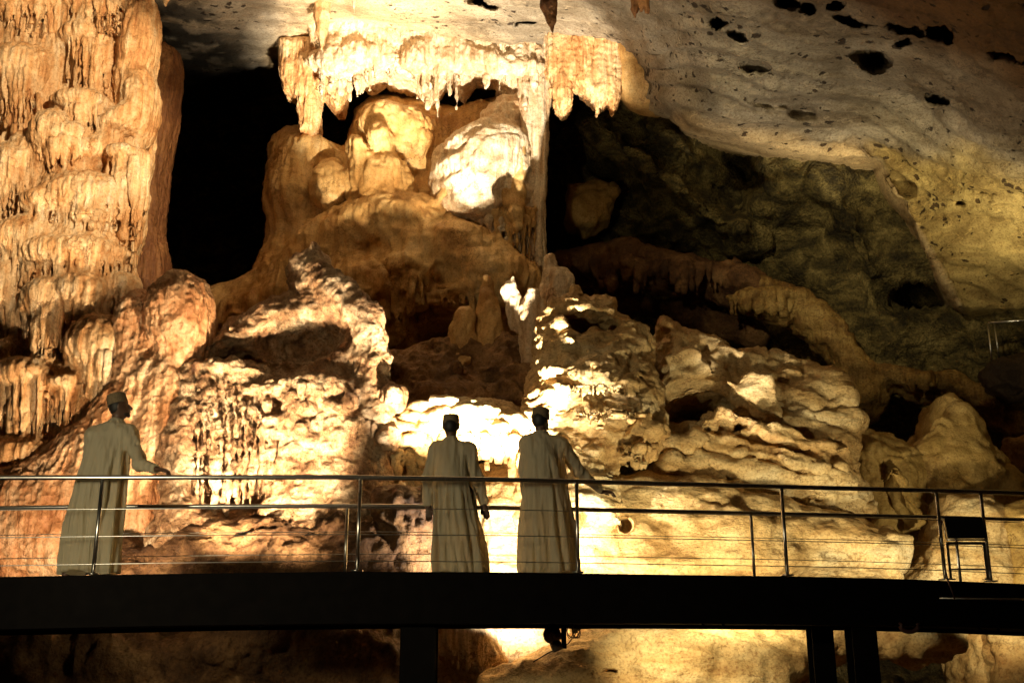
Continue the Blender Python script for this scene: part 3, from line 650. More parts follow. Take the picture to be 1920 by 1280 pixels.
# --- thin column joining roof and mound at its right edge
f = Form((970, 30, 1050, 530), 17.0, 19.2, 0.028, 0.08)
f.line([(1003, 40, 18.0, 24), (1010, 130, 18.0, 20), (1010, 280, 18.0, 15), (1005, 400, 18.0, 13), (1010, 500, 18.0, 16)])
f.line([(985, 60, 17.9, 14), (985, 160, 17.9, 14), (990, 300, 17.9, 9), (992, 470, 17.95, 8)]).line([(1022, 60, 17.95, 10), (1022, 180, 17.95, 10), (1016, 330, 17.95, 6), (1016, 490, 18, 6)])
for q in range(7): f.c(985 + q * 6, 150, 17.85, 4, 988 + q * 4.5, 480, 17.85, 3, k=0.03)
f.done('slender_column', 'drape', FLOW[1:], 'tall slender fluted column joining the ceiling to the right shoulder of the mound', 'column')

# --- bright drapery under the roof
f = Form((560, 20, 1050, 260), 16.6, 19.4, 0.024, 0.10)
f.p([(575, 60), (700, 45), (900, 50), (1010, 50), (1012, 165), (985, 185), (960, 190), (930, 150), (890, 145), (868, 170), (850, 150), (835, 152), (812, 172), (800, 188), (780, 160), (745, 150),
     (720, 140), (690, 160), (662, 128), (630, 110), (600, 108)], 18.4, 0.55, 0.25, -0.5)
for q in range(60):
    x = rnd.uniform(600, 1000); y = rnd.uniform(55, 125); f.e(x, y, 17.85 + rnd.uniform(-.12, .15) - (y - 90) * 0.002, rnd.uniform(14, 44), rnd.uniform(14, 34), 0.2, 0, k=0.1)
for q in range(120):
    x = rnd.uniform(600, 1005); y = 120 + 14 * math.sin(x / 31.0) + 9 * math.sin(x / 13.0) + rnd.uniform(-30, 10); L = rnd.choice((12, 20, 30, 45, 70)) * rnd.uniform(0.6, 1.2)
    r = rnd.uniform(2.6, 6.5); f.c(x, y - 30, 17.75 + rnd.uniform(-.1, .35), r * 1.5, x + rnd.uniform(-1, 1), y + L, 17.75 + rnd.uniform(-.1, .3), max(1.8, r * 0.4), k=0.03)
f.e(838, 182, 17.6, 17, 15, 0.9, k=0.03, neg=True).e(733, 168, 17.6, 9, 10, 0.7, k=0.03, neg=True)
f.done('ceiling_drapery', 'drape', [('f', (1.6, 1.6, 1.6), 0.09, 2.0), ('fl', (12, 12, 0.8), 0.05, 1.0), ('fl', (26, 26, 1.4), 0.02, 3.0), ('c', (6, 6, 4), 0.06, 5.0), ('f', (14, 14, 14), 0.015, 3.0)],
       'brilliantly lit cream drapery with a ragged dripping edge below the middle of the ceiling', 'drapery')

# --- curtain right of the slender column
f = Form((1015, 55, 1185, 240), 16.2, 18.0, 0.026, 0.05)
f.p([(1022, 70), (1100, 72), (1164, 84), (1166, 140), (1160, 190), (1150, 212), (1140, 192), (1128, 206), (1110, 195), (1092, 178), (1078, 165), (1070, 166), (1070, 205), (1056, 218), (1040, 200), (1034, 150), (1024, 140)], 17.3, 0.3, 0.15)
f.drips(1032, 1070, 175, 17.1, 16, 50, 3.2, 5).drips(1095, 1160, 168, 17.1, 14, 54, 3.4, 5.5).drips(1035, 1160, 80, 17.0, 40, 90, 5, 9).drips(1030, 1165, 120, 17.02, 20, 70, 3.5, 8)
f.done('rock_curtain', 'flow', FLOW[1:] + [('c', (9, 9, 9), 0.04, 5.0)], 'short tan rock curtain with jagged lower tips right of the slender column', 'drapery')
# smooth orange bulge beside it
f = Form((1140, 80, 1290, 225), 16.4, 18.6, 0.035, 0.15)
f.e(1195, 145, 17.4, 44, 58, 0.5, -25).e(1225, 185, 17.5, 52, 24, 0.45, 12).e(1175, 110, 17.3, 24, 30, 0.4)
f.done('ceiling_bulge', 'ochre', SMOOTH, 'smooth orange bulge under the ceiling right of the jagged rock curtain', 'rock')

# --- hanging block and stem at the left of the mound
f = Form((515, 70, 680, 290), 17.4, 19.4, 0.028, 0.06)
f.p([(527, 85), (615, 85), (650, 120), (655, 150), (644, 212), (632, 215), (620, 200), (602, 180), (600, 210), (598, 262), (564, 262), (560, 200), (548, 188), (534, 182), (528, 150)], 18.5, 0.4, 0.2)
f.c(580, 120, 18.2, 22, 582, 262, 18.4, 17).drips(535, 650, 130, 18.1, 30, 70, 5, 9)
f.done('hanging_column', 'flow', FLOW, 'ragged tan hanging block whose stem reaches down to the left shoulder of the mound', 'column')

# --- stalactites
def stalactite(box, Y, pts, mat, label, h=0.02, extra=None):
    f = Form(box, Y - 0.6, Y + 0.6, h, 0.05); f.line([(x, y, Y, r) for x, y, r in pts])
    if extra: extra(f)
    return f.done('stalactite', mat, [('f', (3, 3, 1.5), 0.04, 1.0), ('fl', (16, 16, 1.2), 0.02, 4.0)], label, 'stalactite', 'stalactites hanging from the cave ceiling')
stalactite((570, -60, 640, 110), 16.5, [(606, -50, 20), (605, 30, 15), (603, 60, 9), (602, 92, 3)], 'flow', 'thick speckled stalactite hanging over the ragged block, against the pale roof')
stalactite((1000, -60, 1070, 90), 12.2, [(1030, -50, 22), (1031, 10, 13), (1035, 40, 7), (1037, 66, 2)], 'red', 'sharp dark red stalactite pointing at the top of the slender column')
stalactite((1170, -60, 1235, 50), 12.0, [(1200, -50, 20), (1192, -5, 7), (1190, 18, 4), (1190, 34, 1.5)], 'red', 'small dark forked stalactite with three prongs at the top edge',
           extra=lambda f: f.c(1200, -10, 12, 6, 1203, 20, 12, 2).c(1208, -10, 12, 6, 1214, 24, 12, 2))
stalactite((290, -60, 345, 30), 14.6, [(310, -50, 12), (310, -10, 8), (311, 12, 2.5)], 'flow', 'short pale stalactite tip beside the top of the great column')
stalactite((640, -60, 700, 60), 15.9, [(662, -50, 9), (664, -6, 6), (664, 26, 2)], 'drape', 'thin pale stalactite at the top edge right of the speckled one')

# --- ledge and lit dome in the centre
f = Form((690, 600, 1080, 1340), 12.7, 17.4, 0.034, 0.16)
f.p([(728, 900), (730, 850), (752, 800), (790, 762), (830, 742), (880, 738), (930, 752), (1000, 790), (1040, 800), (1040, 880), (960, 872), (900, 850), (850, 856), (815, 850), (795, 890), (760, 905)], 14.1, 0.5, 0.35, 0.5)
f.p([(720, 880), (1060, 860), (1060, 1320), (720, 1320)], 15.0, 0.5, 0.3, -0.1)                                 # back of the niche
f.e(960, 985, 14.2, 80, 110, 0.55).e(940, 1160, 13.9, 130, 130, 0.5)
for (x, y, a, b) in [(893, 850, 13, 15), (936, 842, 16, 22)]: f.c(x, y + b * 0.5, 13.6, a, x + 2, y - b * 1.1, 13.6, 2, k=0.02, neg=True).c(x, y + b * 0.5, 15.6, a, x, y + b * 0.3, 13.6, a, k=0.02, neg=True)
f.e(772, 880, 14.2, 32, 50, 0.8, k=0.05, neg=True)
f.drips(735, 835, 855, 13.75, 30, 70, 5, 9).drips(735, 835, 820, 13.8, 30, 60, 5, 9).drips(850, 1000, 845, 13.8, 4, 22, 5, 9)
for q in range(60):
    x = rnd.uniform(735, 1010); u = (x - 865) / 140.0; y = 752 + 60 * u * u + rnd.uniform(0, 50); f.e(x, y, 13.75 + rnd.uniform(-.05, .15), rnd.uniform(14, 40), rnd.uniform(5, 12), 0.25, 22 * u + rnd.uniform(-10, 10), k=0.04)
for q in range(46):
    x = rnd.uniform(738, 1005); u = (x - 865) / 140.0; y = 800 + 50 * u * u + rnd.uniform(-10, 40); f.c(x, y - 14, 13.62, rnd.uniform(4, 8), x + rnd.uniform(-3, 3), y + rnd.uniform(10, 60), 13.7, 2, k=0.03)
f.done('central_ledge', 'pale', [('f', (1.4, 1.4, 1.2), 0.10, 1.0), ('fl', (9, 9, 0.9), 0.05, 4.0), ('r', (5, 5, 8), 0.045, 3.0), ('c', (9, 9, 9), 0.03, 3.0)],
       'overhanging ledge with a glaring white fluted lip above the head of the middle man', 'rock formation')
f = Form((690, 600, 1080, 900), 13.8, 18.0, 0.04, 0.16)
f.e(860, 775, 15.4, 170, 62, 0.9).e(790, 735, 15.8, 110, 70, 0.9).e(960, 735, 15.8, 100, 70, 0.8).e(880, 700, 16.4, 190, 60, 0.9)
for q in range(60): f.e(rnd.uniform(735, 1020), rnd.uniform(690, 790), 15.1 + rnd.uniform(0, .5), rnd.uniform(8, 26), rnd.uniform(5, 14), 0.25, rnd.uniform(-30, 30), k=0.05)
f.done('ledge_slope', 'brown', ROUGH, 'shadowy rubble-strewn brown slope rising behind the white fluted lip', 'rock')
f = Form((810, 1140, 980, 1330), 12.3, 13.9, 0.026, 0.06)
f.p([(800, 1130), (900, 1130), (930, 1200), (950, 1240), (900, 1262), (860, 1235), (800, 1220)], 13.1, 0.4, 0.2)
f.drips(815, 925, 1195, 12.75, 20, 66, 4, 7).drips(830, 940, 1220, 12.85, 20, 50, 4, 7)
f.done('low_drapery', 'drape', FLOW[1:], 'small dripping drapery under the beam just right of the left support', 'drapery')

# --- pinnacles standing on the ledge
def pinnacle(box, Y, parts, mat, label, nm='stalagmite'):
    f = Form(box, Y - 0.7, Y + 0.8, 0.025, 0.07)
    for q in parts: getattr(f, q[0])(*q[1:])
    return f.done(nm, mat, [('f', (2.4, 2.4, 1.8), 0.06, 1.0), ('c', (8, 8, 6), 0.05, 3.0), ('fl', (12, 12, 1.5), 0.02)], label, 'stalagmite', 'stalagmites on the central ledge')
pinnacle((820, 560, 940, 730), 15.8, [('e', 868, 630, 15.8, 27, 52, 0.25), ('e', 872, 600, 15.8, 22, 24, 0.2), ('e', 868, 690, 15.8, 34, 30, 0.3)], 'ochre', 'stubby block-shaped brown stalagmite, leftmost on the ledge')
pinnacle((880, 515, 960, 730), 15.9, [('c', 912, 524, 15.9, 6, 915, 590, 15.9, 22), ('c', 915, 590, 15.9, 22, 915, 700, 15.9, 36)], 'ochre', 'pointed brown stalagmite between the stubby one and the white blade')
pinnacle((935, 500, 1040, 730), 15.3, [('c', 962, 520, 15.3, 6, 955, 545, 15.3, 16), ('c', 955, 545, 15.3, 16, 975, 610, 15.3, 20), ('c', 1000, 550, 15.2, 12, 990, 600, 15.2, 24), ('c', 990, 600, 15.2, 24, 992, 700, 15.2, 12), ('e', 1015, 600, 15.3, 10, 40, 0.2)], 'drape', 'white blade-like stalagmite lit from below at the right end of the ledge')
pinnacle((1005, 460, 1075, 590), 16.0, [('c', 1028, 482, 16, 8, 1030, 515, 16, 15), ('c', 1030, 515, 16, 15, 1035, 570, 16, 30), ('e', 1055, 530, 16, 22, 26, 0.2)], 'drape', 'blunt pale stalagmite at the foot of the slender column')

# --- craggy rock right of the third man
f = Form((960, 515, 1270, 1030), 12.6, 16.2, 0.028, 0.10)
f.p([(1005, 690), (1012, 620), (1030, 570), (1062, 540), (1075, 524), (1086, 530), (1088, 556), (1150, 562), (1158, 580), (1195, 598), (1215, 612), (1222, 650), (1216, 700), (1228, 760), (1238, 830), (1222, 862),
     (1180, 872), (1150, 890), (1150, 1010), (970, 1010), (975, 880), (985, 790), (1000, 730)], 14.6, 0.8, 0.4, 0.45)
f.e(1100, 602, 14.2, 66, 26, 1.3, 4, k=0.06, neg=True)
f.e(1110, 720, 14.0, 90, 46, 0.45, 4).e(1090, 800, 13.8, 100, 66, 0.45, 10).e(1180, 800, 13.8, 50, 66, 0.45).e(1190, 680, 14.3, 28, 70, 0.35).e(1070, 760, 13.9, 70, 30, 0.4)
f.e(1120, 635, 14.2, 30, 16, 0.25, -15, k=0.06).line([(1110, 628, 14.2, 14), (1150, 650, 14.1, 12), (1190, 668, 14.1, 14)]).e(1050, 620, 14.2, 16, 20, 0.2)
f.e(1080, 722, 13.5, 60, 9, 0.5, 8, k=0.04, neg=True).e(1150, 745, 13.4, 40, 8, 0.4, -10, k=0.04, neg=True)
for q in range(8): f.c(1185 - q * 12, 800 - 3 * q, 13.45, 5, 1225 - q * 17, 860 + 4 * q, 13.5, 6, k=0.07)
f.drips(1140, 1235, 815, 13.4, 20, 44, 4, 7)
for q in range(9): f.e(rnd.uniform(1030, 1200), rnd.uniform(690, 850), 13.5 + rnd.uniform(0, .3), rnd.uniform(10, 34), rnd.uniform(3, 8), 0.35, rnd.uniform(-25, 30), k=0.04, neg=True)
for q in range(14): f.e(rnd.uniform(1040, 1190), rnd.uniform(710, 850), 13.7 + rnd.uniform(0, .2), rnd.uniform(26, 60), rnd.uniform(12, 24), 0.35, rnd.uniform(-15, 30), k=0.09)
f.drips(1040, 1200, 730, 13.3, 10, 30, 3.5, 8).drips(1060, 1230, 780, 13.25, 12, 36, 3.5, 8).drips(1150, 1235, 845, 13.3, 14, 36, 3.5, 7)
f.done('craggy_outcrop', 'pale', [('k', (1.5, 1.5, 2.4), 0.07, 9.0), ('c', (2.2, 2.2, 3.6), -0.14, 3.0), ('f', (1.5, 1.5, 1.2), 0.12, 1.0), ('s', (0.8, 0, 4.5), 0.028, 2.0), ('r', (5, 5, 8), 0.06, 3.0), ('c', (13, 13, 13), 0.025, 5.0)],
       'craggy cream outcrop with a dark arched hollow near its top right behind the third man', 'rock formation')

# --- broken slabs to the right
f = Form((1195, 585, 1640, 1010), 13.0, 17.4, 0.032, 0.07)
f.p([(1225, 650), (1240, 602), (1300, 618), (1380, 652), (1440, 664), (1490, 690), (1545, 728), (1565, 780), (1588, 800), (1572, 860), (1585, 920), (1604, 958), (1590, 1000), (1220, 1000), (1230, 880), (1238, 820), (1228, 760), (1215, 700)],
    15.2, 0.8, 0.3, 0.35)
f.p([(1440, 665), (1500, 690), (1555, 740), (1566, 780), (1500, 800), (1450, 780), (1430, 720)], 15.2, 0.7, 0.12, 0.5, k=0.03)
f.p([(1240, 665), (1300, 655), (1335, 705), (1270, 728), (1235, 745)], 14.7, 0.35, 0.12, k=0.04)
f.e(1312, 760, 14.3, 84, 27, 1.9, -14, k=0.04, neg=True).e(1250, 830, 14.2, 16, 30, 1.0, 0, k=0.04, neg=True).e(1340, 845, 14.0, 40, 16, 0.7, 8, k=0.04, neg=True)
f.p([(1350, 720), (1400, 700), (1440, 720), (1460, 775), (1440, 800), (1380, 760)], 14.4, 0.3, 0.1, k=0.03).p([(1270, 835), (1340, 778), (1352, 782), (1330, 822), (1290, 850)], 14.1, 0.25, 0.06, k=0.02)
for (x, y, a, b, r) in [(1480, 830, 100, 14, 16), (1430, 860, 110, 15, 14), (1500, 880, 80, 16, 20), (1400, 900, 120, 18, 8), (1540, 930, 50, 40, 10), (1450, 950, 130, 26, 6), (1290, 900, 60, 24, 12), (1390, 800, 70, 11, 18), (1350, 880, 60, 10, 22)]:
    f.b(x, y, 14.25, a, b, 0.4, r, rnd.uniform(-20, 20), 0.05, k=0.04)
for q in range(26):
    x = rnd.uniform(1250, 1570); y = rnd.uniform(790, 960); f.e(x, y, 14.0 + rnd.uniform(0, .5), rnd.uniform(14, 50), rnd.uniform(3, 7), 0.45, rnd.uniform(5, 40), k=0.03, neg=True)
for q in range(12):
    x = rnd.uniform(1250, 1560); y = rnd.uniform(830, 960); f.b(x, y, 14.3, rnd.uniform(14, 40), rnd.uniform(5, 12), 0.4, rnd.uniform(-30, 50), rnd.uniform(-40, 40), 0.03, k=0.03)
f.done('slab_outcrop', 'pale', SLAB + [('k', (1.6, 1.6, 2.2), 0.07, 9.0)], 'broken outcrop of tilted pale slabs around a black hollow right of centre', 'rock formation')

# --- smooth banks of pale rock low in front
f = Form((1030, 880, 1720, 1120), 12.6, 15.0, 0.036, 0.14)
f.p([(1060, 900), (1160, 880), (1300, 900), (1400, 920), (1500, 930), (1600, 955), (1660, 985), (1696, 1010), (1700, 1040), (1660, 1100), (1060, 1110)], 13.9, 0.6, 0.45, 0.25)
f.e(1180, 990, 13.5, 90, 60, 0.35, 12).e(1350, 1000, 13.5, 110, 50, 0.4).e(1560, 1010, 13.6, 110, 44, 0.4, 8).e(1240, 1060, 13.4, 120, 40, 0.35).e(1470, 1060, 13.4, 150, 36, 0.35)
f.e(1172, 978, 13.1, 8, 10, 0.5, k=0.02, neg=True)
f.done('pale_bank', 'pale', BOULD, 'smooth pale bank of rock behind the railing right of the third man', 'rock')
f = Form((940, 1120, 1840, 1400), 11.6, 14.6, 0.04, 0.14)
f.p([(860, 1290), (960, 1248), (1020, 1215), (1080, 1195), (1200, 1165), (1400, 1130), (1600, 1130), (1780, 1150), (1796, 1190), (1770, 1225), (1720, 1245), (1660, 1218), (1600, 1222), (1555, 1240), (1500, 1290), (1480, 1390), (900, 1390)], 12.9, 0.8, 0.5, 0.2)
f.e(1150, 1260, 12.5, 150, 40, 0.4, -20).e(1380, 1240, 12.5, 150, 60, 0.4, 5).e(1250, 1290, 12.4, 50, 40, 0.3).e(1700, 1190, 12.5, 80, 40, 0.4)
f.c(1220, 1210, 12.2, 5, 1180, 1270, 12.2, 6, neg=True, k=0.03).e(1130, 1262, 12.2, 30, 6, 0.3, -12, k=0.03, neg=True)
f.done('layered_bank', 'pale', SLAB, 'long cream bank with flowing layers seen below the steel beam at the right', 'rock')

# --- boulders at the right
def boulder(box, Y0, Y1, pts, Y, hy, r, mat, label, extra=(), lean=0.2):
    f = Form(box, Y0, Y1, 0.036, 0.12); f.p(pts, Y, hy, r, lean)
    for q in extra: f.e(*q)
    return f.done('boulder', mat, BOULD, label, 'boulder', 'boulders piled at the right of the cave')
boulder((1670, 730, 1960, 1120), 14.2, 17.4, [(1680, 900), (1715, 840), (1740, 790), (1752, 744), (1772, 740), (1796, 762), (1812, 800), (1840, 835), (1870, 875), (1900, 930), (1930, 1010), (1930, 1100), (1680, 1100)],
        15.8, 0.9, 0.5, 'olive', 'tall pointed olive boulder above the information panel', [(1770, 850, 15.3, 50, 80, 0.4, 0), (1800, 940, 15.2, 80, 70, 0.5, 0)])
boulder((1560, 780, 1730, 1120), 14.2, 17.0, [(1588, 800), (1630, 798), (1665, 815), (1690, 850), (1720, 900), (1720, 1100), (1600, 1100), (1600, 950), (1580, 880)],
        15.6, 0.8, 0.45, 'olive', 'rounded yellow-brown boulder wedged against the pale slabs', [(1640, 870, 15.1, 44, 60, 0.4, 0)])
boulder((1640, 870, 1740, 1020), 14.0, 15.4, [(1650, 880), (1685, 865), (1700, 900), (1712, 940), (1730, 985), (1700, 1010), (1670, 960)],
        14.6, 0.35, 0.2, 'olive', 'small wrinkled tan boulder leaning behind the far railing')
boulder((1690, 920, 1900, 1320), 13.0, 15.4, [(1730, 1000), (1780, 930), (1850, 915), (1880, 950), (1900, 1100), (1880, 1310), (1780, 1310), (1780, 1180), (1700, 1120), (1690, 1060)],
        14.1, 0.6, 0.4, 'pale', 'tan boulder directly behind the information panel')
boulder((1860, 850, 2120, 1180), 12.8, 15.2, [(1870, 960), (1910, 930), (2000, 910), (2100, 900), (2100, 1160), (1880, 1160)],
        13.9, 0.6, 0.4, 'olive', 'streaked yellow boulder cut by the right edge level with the railing')
boulder((1830, 1120, 2100, 1400), 12.2, 14.4, [(1848, 1150), (2080, 1130), (2080, 1380), (1870, 1380), (1850, 1260)],
        13.3, 0.55, 0.35, 'pale', 'pale grey boulder in the lower right corner below the beam')
boulder((1870, 790, 2060, 960), 15.4, 17.6, [(1888, 830), (1910, 815), (2040, 800), (2040, 940), (1900, 940)],
        16.4, 0.5, 0.35, 'brown', 'dark brown boulder at the right edge above the railing')
boulder((1040, 325, 1185, 470), 19.0, 21.6, [(1060, 345), (1150, 340), (1162, 370), (1140, 420), (1100, 445), (1062, 430)],
        20.2, 0.5, 0.3, 'olive', 'isolated angular olive boulder in the gloom right of the slender column')
# --- far ledge running down to the right edge
f = Form((1030, 440, 2060, 920), 17.2, 21.0, 0.05, 0.2)
path = [(1060, 500, 19.8, 24), (1180, 478, 19.6, 22), (1300, 500, 19.3, 24), (1420, 535, 19.0, 24), (1490, 560, 18.8, 20), (1550, 615, 18.6, 22), (1610, 680, 18.5, 24), (1700, 712, 18.4, 18), (1790, 715, 18.2, 18), (1850, 745, 18.0, 20), (1920, 785, 17.9, 30), (2040, 830, 17.8, 44)]
g = Form((1030, 440, 1440, 760), 17.8, 21.6, 0.05, 0.2)
lp = path[:4]; g.line(lp).line([(x, y + 40, Y + 0.35, r) for x, y, Y, r in lp]).line([(x - 10, y + 90, Y + 0.8, r) for x, y, Y, r in lp]).drips(1120, 1380, 500, 18.9, 10, 70, 5, 10)
g.done('dark_ledge', 'umber', [('f', (1.2, 1.2, 1.2), 0.16, 1.0), ('fl', (8, 8, 0.9), 0.06, 4.0), ('r', (6, 6, 6), 0.05)],
       'dark brown ledge fading into the gloom between the slender column and the winding ledge', 'rock ledge')
rp = path[3:]; f.line(rp).line([(x, y + 26, Y + 0.3, r * 0.8) for x, y, Y, r in rp])
f.e(1610, 740, 18.7, 60, 60, 0.4, 35).canopy(1440, 545, 18.7, 76, 12, 40, 0.3, 4, 8).drips(1700, 1760, 712, 18.0, 16, 44, 4, 8)
f.done('far_ledge', 'gold', [('f', (1.2, 1.2, 1.2), 0.16, 1.0), ('fl', (9, 9, 0.9), 0.06, 4.0), ('s', (1.2, 0, 3.0), 0.07, 2.0), ('r', (6, 6, 6), 0.04)],
       'long winding brown ledge with short drips sloping down to the right edge', 'rock ledge')
f = Form((1850, 655, 2100, 790), 16.6, 18.4, 0.04, 0.1)
f.e(1950, 712, 17.5, 100, 38, 0.6)
f.done('dark_rock', 'dark', ROUGH, 'round dark rock under the distant handrail at the right edge', 'rock')
# ------------------------------------------------------------------ made things: materials
def plain(name, colr, rough=0.5, metal=0.0, nscale=20, var=0.25, bump=0.1, bdist=0.01, stretch=None):
    m, t, b, n, l = nt(name); tc = n.new('ShaderNodeTexCoord'); a = n.new('ShaderNodeTexNoise')
    a.inputs['Scale'].default_value = nscale; a.inputs['Detail'].default_value = 6
    if stretch:
        mp = n.new('ShaderNodeMapping'); mp.inputs['Scale'].default_value = stretch
        l.new(tc.outputs['Object'], mp.inputs['Vector']); l.new(mp.outputs[0], a.inputs['Vector'])
    else: l.new(tc.outputs['Object'], a.inputs['Vector'])
    c0 = tuple(k * (1 - var) for k in colr); c1 = tuple(min(1, k * (1 + var * 0.6)) for k in colr)
    r = ramp(n, [(0.3, c0), (0.7, c1)]); l.new(a.outputs[0], r.inputs[0]); l.new(r.outputs[0], b.inputs['Base Color'])
    b.inputs['Roughness'].default_value = rough; b.inputs['Metallic'].default_value = metal
    q = n.new('ShaderNodeBump'); q.inputs['Strength'].default_value = bump; q.inputs['Distance'].default_value = bdist
    l.new(a.outputs[0], q.inputs['Height']); l.new(q.outputs[0], b.inputs['Normal'])
    return m
M['steel'] = plain('stainless_steel', (0.55, 0.53, 0.50), 0.28, 1.0, 40, 0.15, 0.05)
M['beam'] = plain('black_painted_steel', (0.004, 0.0032, 0.003), 0.75, 0.0, 8, 0.3, 0.1)
M['beam'].node_tree.nodes['Principled BSDF'].inputs['Specular IOR Level'].default_value = 0.04
M['deck'] = plain('dark_deck_boards', (0.05, 0.035, 0.025), 0.8, 0.0, 6, 0.3, 0.3)
M['cotton'] = plain('ivory_cotton', (0.80, 0.72, 0.53), 0.85, 0.0, 5, 0.08, 0.6, 0.05, (6, 6, 0.8))
def translucent(m, fac):
    n, l = m.node_tree.nodes, m.node_tree.links; b = n['Principled BSDF']; t = n.new('ShaderNodeBsdfTranslucent'); x = n.new('ShaderNodeMixShader')
    l.new(b.inputs['Base Color'].links[0].from_socket, t.inputs['Color']); x.inputs[0].default_value = fac
    o = [k for k in n if k.type == 'OUTPUT_MATERIAL'][0]; l.new(b.outputs[0], x.inputs[1]); l.new(t.outputs[0], x.inputs[2]); l.new(x.outputs[0], o.inputs['Surface'])
translucent(M['cotton'], 0.6)
M['cap'] = plain('embroidered_cap', (0.17, 0.12, 0.065), 0.9, 0.0, 90, 0.45, 0.5, 0.006)
M['skin'] = plain('brown_skin', (0.09, 0.045, 0.026), 0.55, 0.0, 30, 0.12, 0.1)
M['hair'] = plain('black_hair', (0.012, 0.009, 0.007), 0.6, 0.0, 120, 0.3, 0.5, 0.004)
M['leather'] = plain('dark_leather', (0.03, 0.02, 0.014), 0.5, 0.0, 40, 0.2, 0.2)
M['lampgrey'] = plain('grey_lamp_housing', (0.22, 0.20, 0.16), 0.5, 0.3, 30, 0.3, 0.2)
M['rubber'] = plain('cable_rubber', (0.06, 0.02, 0.015), 0.6, 0.0, 40, 0.2, 0.1)
M['black'] = plain('black_panel', (0.010, 0.010, 0.011), 0.35, 0.0, 20, 0.2, 0.05)
m_, t_, b_, n_, l_ = nt('lamp_lens'); b_.inputs['Base Color'].default_value = (0.8, 0.75, 0.6, 1); b_.inputs['Roughness'].default_value = 0.1
b_.inputs['Emission Color'].default_value = (1, 0.8, 0.5, 1); b_.inputs['Emission Strength'].default_value = 8.0; M['lens'] = m_

def tube(pts, r, seg=10, closed=False):
    P = [Vector(p) for p in pts]; V = []; F = []; n = len(P); up0 = Vector((0, 0, 1))
    for i, p in enumerate(P):
        a = P[(i - 1) % n] if (closed or i > 0) else p; b = P[(i + 1) % n] if (closed or i < n - 1) else p
        t = (b - a).normalized(); u = t.cross(up0)
        if u.length < 0.05: u = t.cross(Vector((0, 1, 0)))
        u.normalize(); v = u.cross(t).normalized(); rr = r[i] if isinstance(r, (list, tuple)) else r
        for k in range(seg):
            a_ = 2 * math.pi * k / seg; V.append(p + (u * math.cos(a_) + v * math.sin(a_)) * rr)
    m = n if closed else n - 1
    for i in range(m):
        for k in range(seg):
            j = (i + 1) % n; F.append((i * seg + k, i * seg + (k + 1) % seg, j * seg + (k + 1) % seg, j * seg + k))
    if not closed: F.append(tuple(range(seg - 1, -1, -1))); F.append(tuple((n - 1) * seg + k for k in range(seg)))
    return [tuple(v) for v in V], F
def boxm(c, h, rz=0.0, rx=0.0, bev=0.0):
    Mx = Matrix.Rotation(rz, 3, 'Z') @ Matrix.Rotation(rx, 3, 'X'); V = []
    for s in ((-1,-1,-1),(1,-1,-1),(1,1,-1),(-1,1,-1),(-1,-1,1),(1,-1,1),(1,1,1),(-1,1,1)):
        V.append(tuple(Vector(c) + Mx @ Vector((s[0]*h[0], s[1]*h[1], s[2]*h[2]))))
    return V, [(0,3,2,1),(4,5,6,7),(0,1,5,4),(1,2,6,5),(2,3,7,6),(3,0,4,7)]
def join(parts):
    V = []; F = []
    for v, f in parts:
        o = len(V); V += list(v); F += [tuple(i + o for i in q) for q in f]
    return V, F
def raw(name, vf, mat, parent=None, smooth=False, bevel=0.0):
    me = bpy.data.meshes.new(name); me.from_pydata([tuple(map(float, v)) for v in vf[0]], [], vf[1]); me.validate(); me.update()
    o = bpy.data.objects.new(name, me); col.objects.link(o); me.materials.append(M[mat])
    if smooth:
        me.polygons.foreach_set('use_smooth', [True] * len(me.polygons))
    if bevel: 
        b = o.modifiers.new('bevel', 'BEVEL'); b.width = bevel; b.segments = 2
    if parent is not None:
        o.parent = parent
        o.matrix_parent_inverse = Matrix.Translation(-Vector(parent.location)) if parent.rotation_euler.z == 0 else parent.matrix_world.inverted()
    return o

# ------------------------------------------------------------------ footbridge
ST = [(-260, 9.75), (0, 9.9), (320, 10.0), (640, 10.12), (960, 10.25), (1270, 10.42), (1500, 10.6), (1700, 10.78), (1920, 11.0), (2200, 11.35)]
def interp(tab, x): return float(np.interp(x, [a for a, b in tab], [b for a, b in tab]))
TOP = [(-260, 1086), (0, 1081), (320, 1075), (640, 1071), (960, 1072), (1270, 1077), (1500, 1080), (1700, 1085), (1920, 1094), (2200, 1108)]
BOT = [(-260, 1184), (0, 1179), (320, 1172), (640, 1168), (1270, 1168), (1700, 1172), (1920, 1178), (2200, 1190)]
RAIL = [(-260, 898), (0, 895), (640, 894), (960, 899), (1270, 907), (1500, 913), (1700, 918), (1920, 924), (2200, 934)]
FAR = [(-260, 956), (0, 950), (640, 945), (960, 951), (1270, 959), (1500, 966), (1700, 970), (1920, 975), (2200, 985)]
FY = 2.0     # width of the bridge
xs_ = [s[0] for s in ST]
def near(px, tab, dy=0.0): return W(px, interp(tab, px), interp(ST, px) + dy)
bz = near(960, TOP)
bridge = empty('footbridge', (float(bz[0]), float(bz[1]), float(bz[2]) - 0.45), 'black steel footbridge with stainless railings crossing the whole width of the cave', 'footbridge')
def ribbon(stations, top, bot, y_in, y_out, px2=None):
    """solid strip following the bridge between two edges"""
    V = []; F = []
    for px in stations:
        a = near(px, top); b = near(px, bot)
        V += [(a[0], a[1] + y_in, a[2]), (a[0], a[1] + y_out, a[2]), (b[0], a[1] + y_out, b[2]), (b[0], a[1] + y_in, b[2])]
    for i in range(len(stations) - 1):
        o = i * 4
        for k in range(4): F.append((o + k, o + (k + 1) % 4, o + 4 + (k + 1) % 4, o + 4 + k))
    F.append((0, 3, 2, 1)); o = (len(stations) - 1) * 4; F.append((o, o + 1, o + 2, o + 3)); return V, F
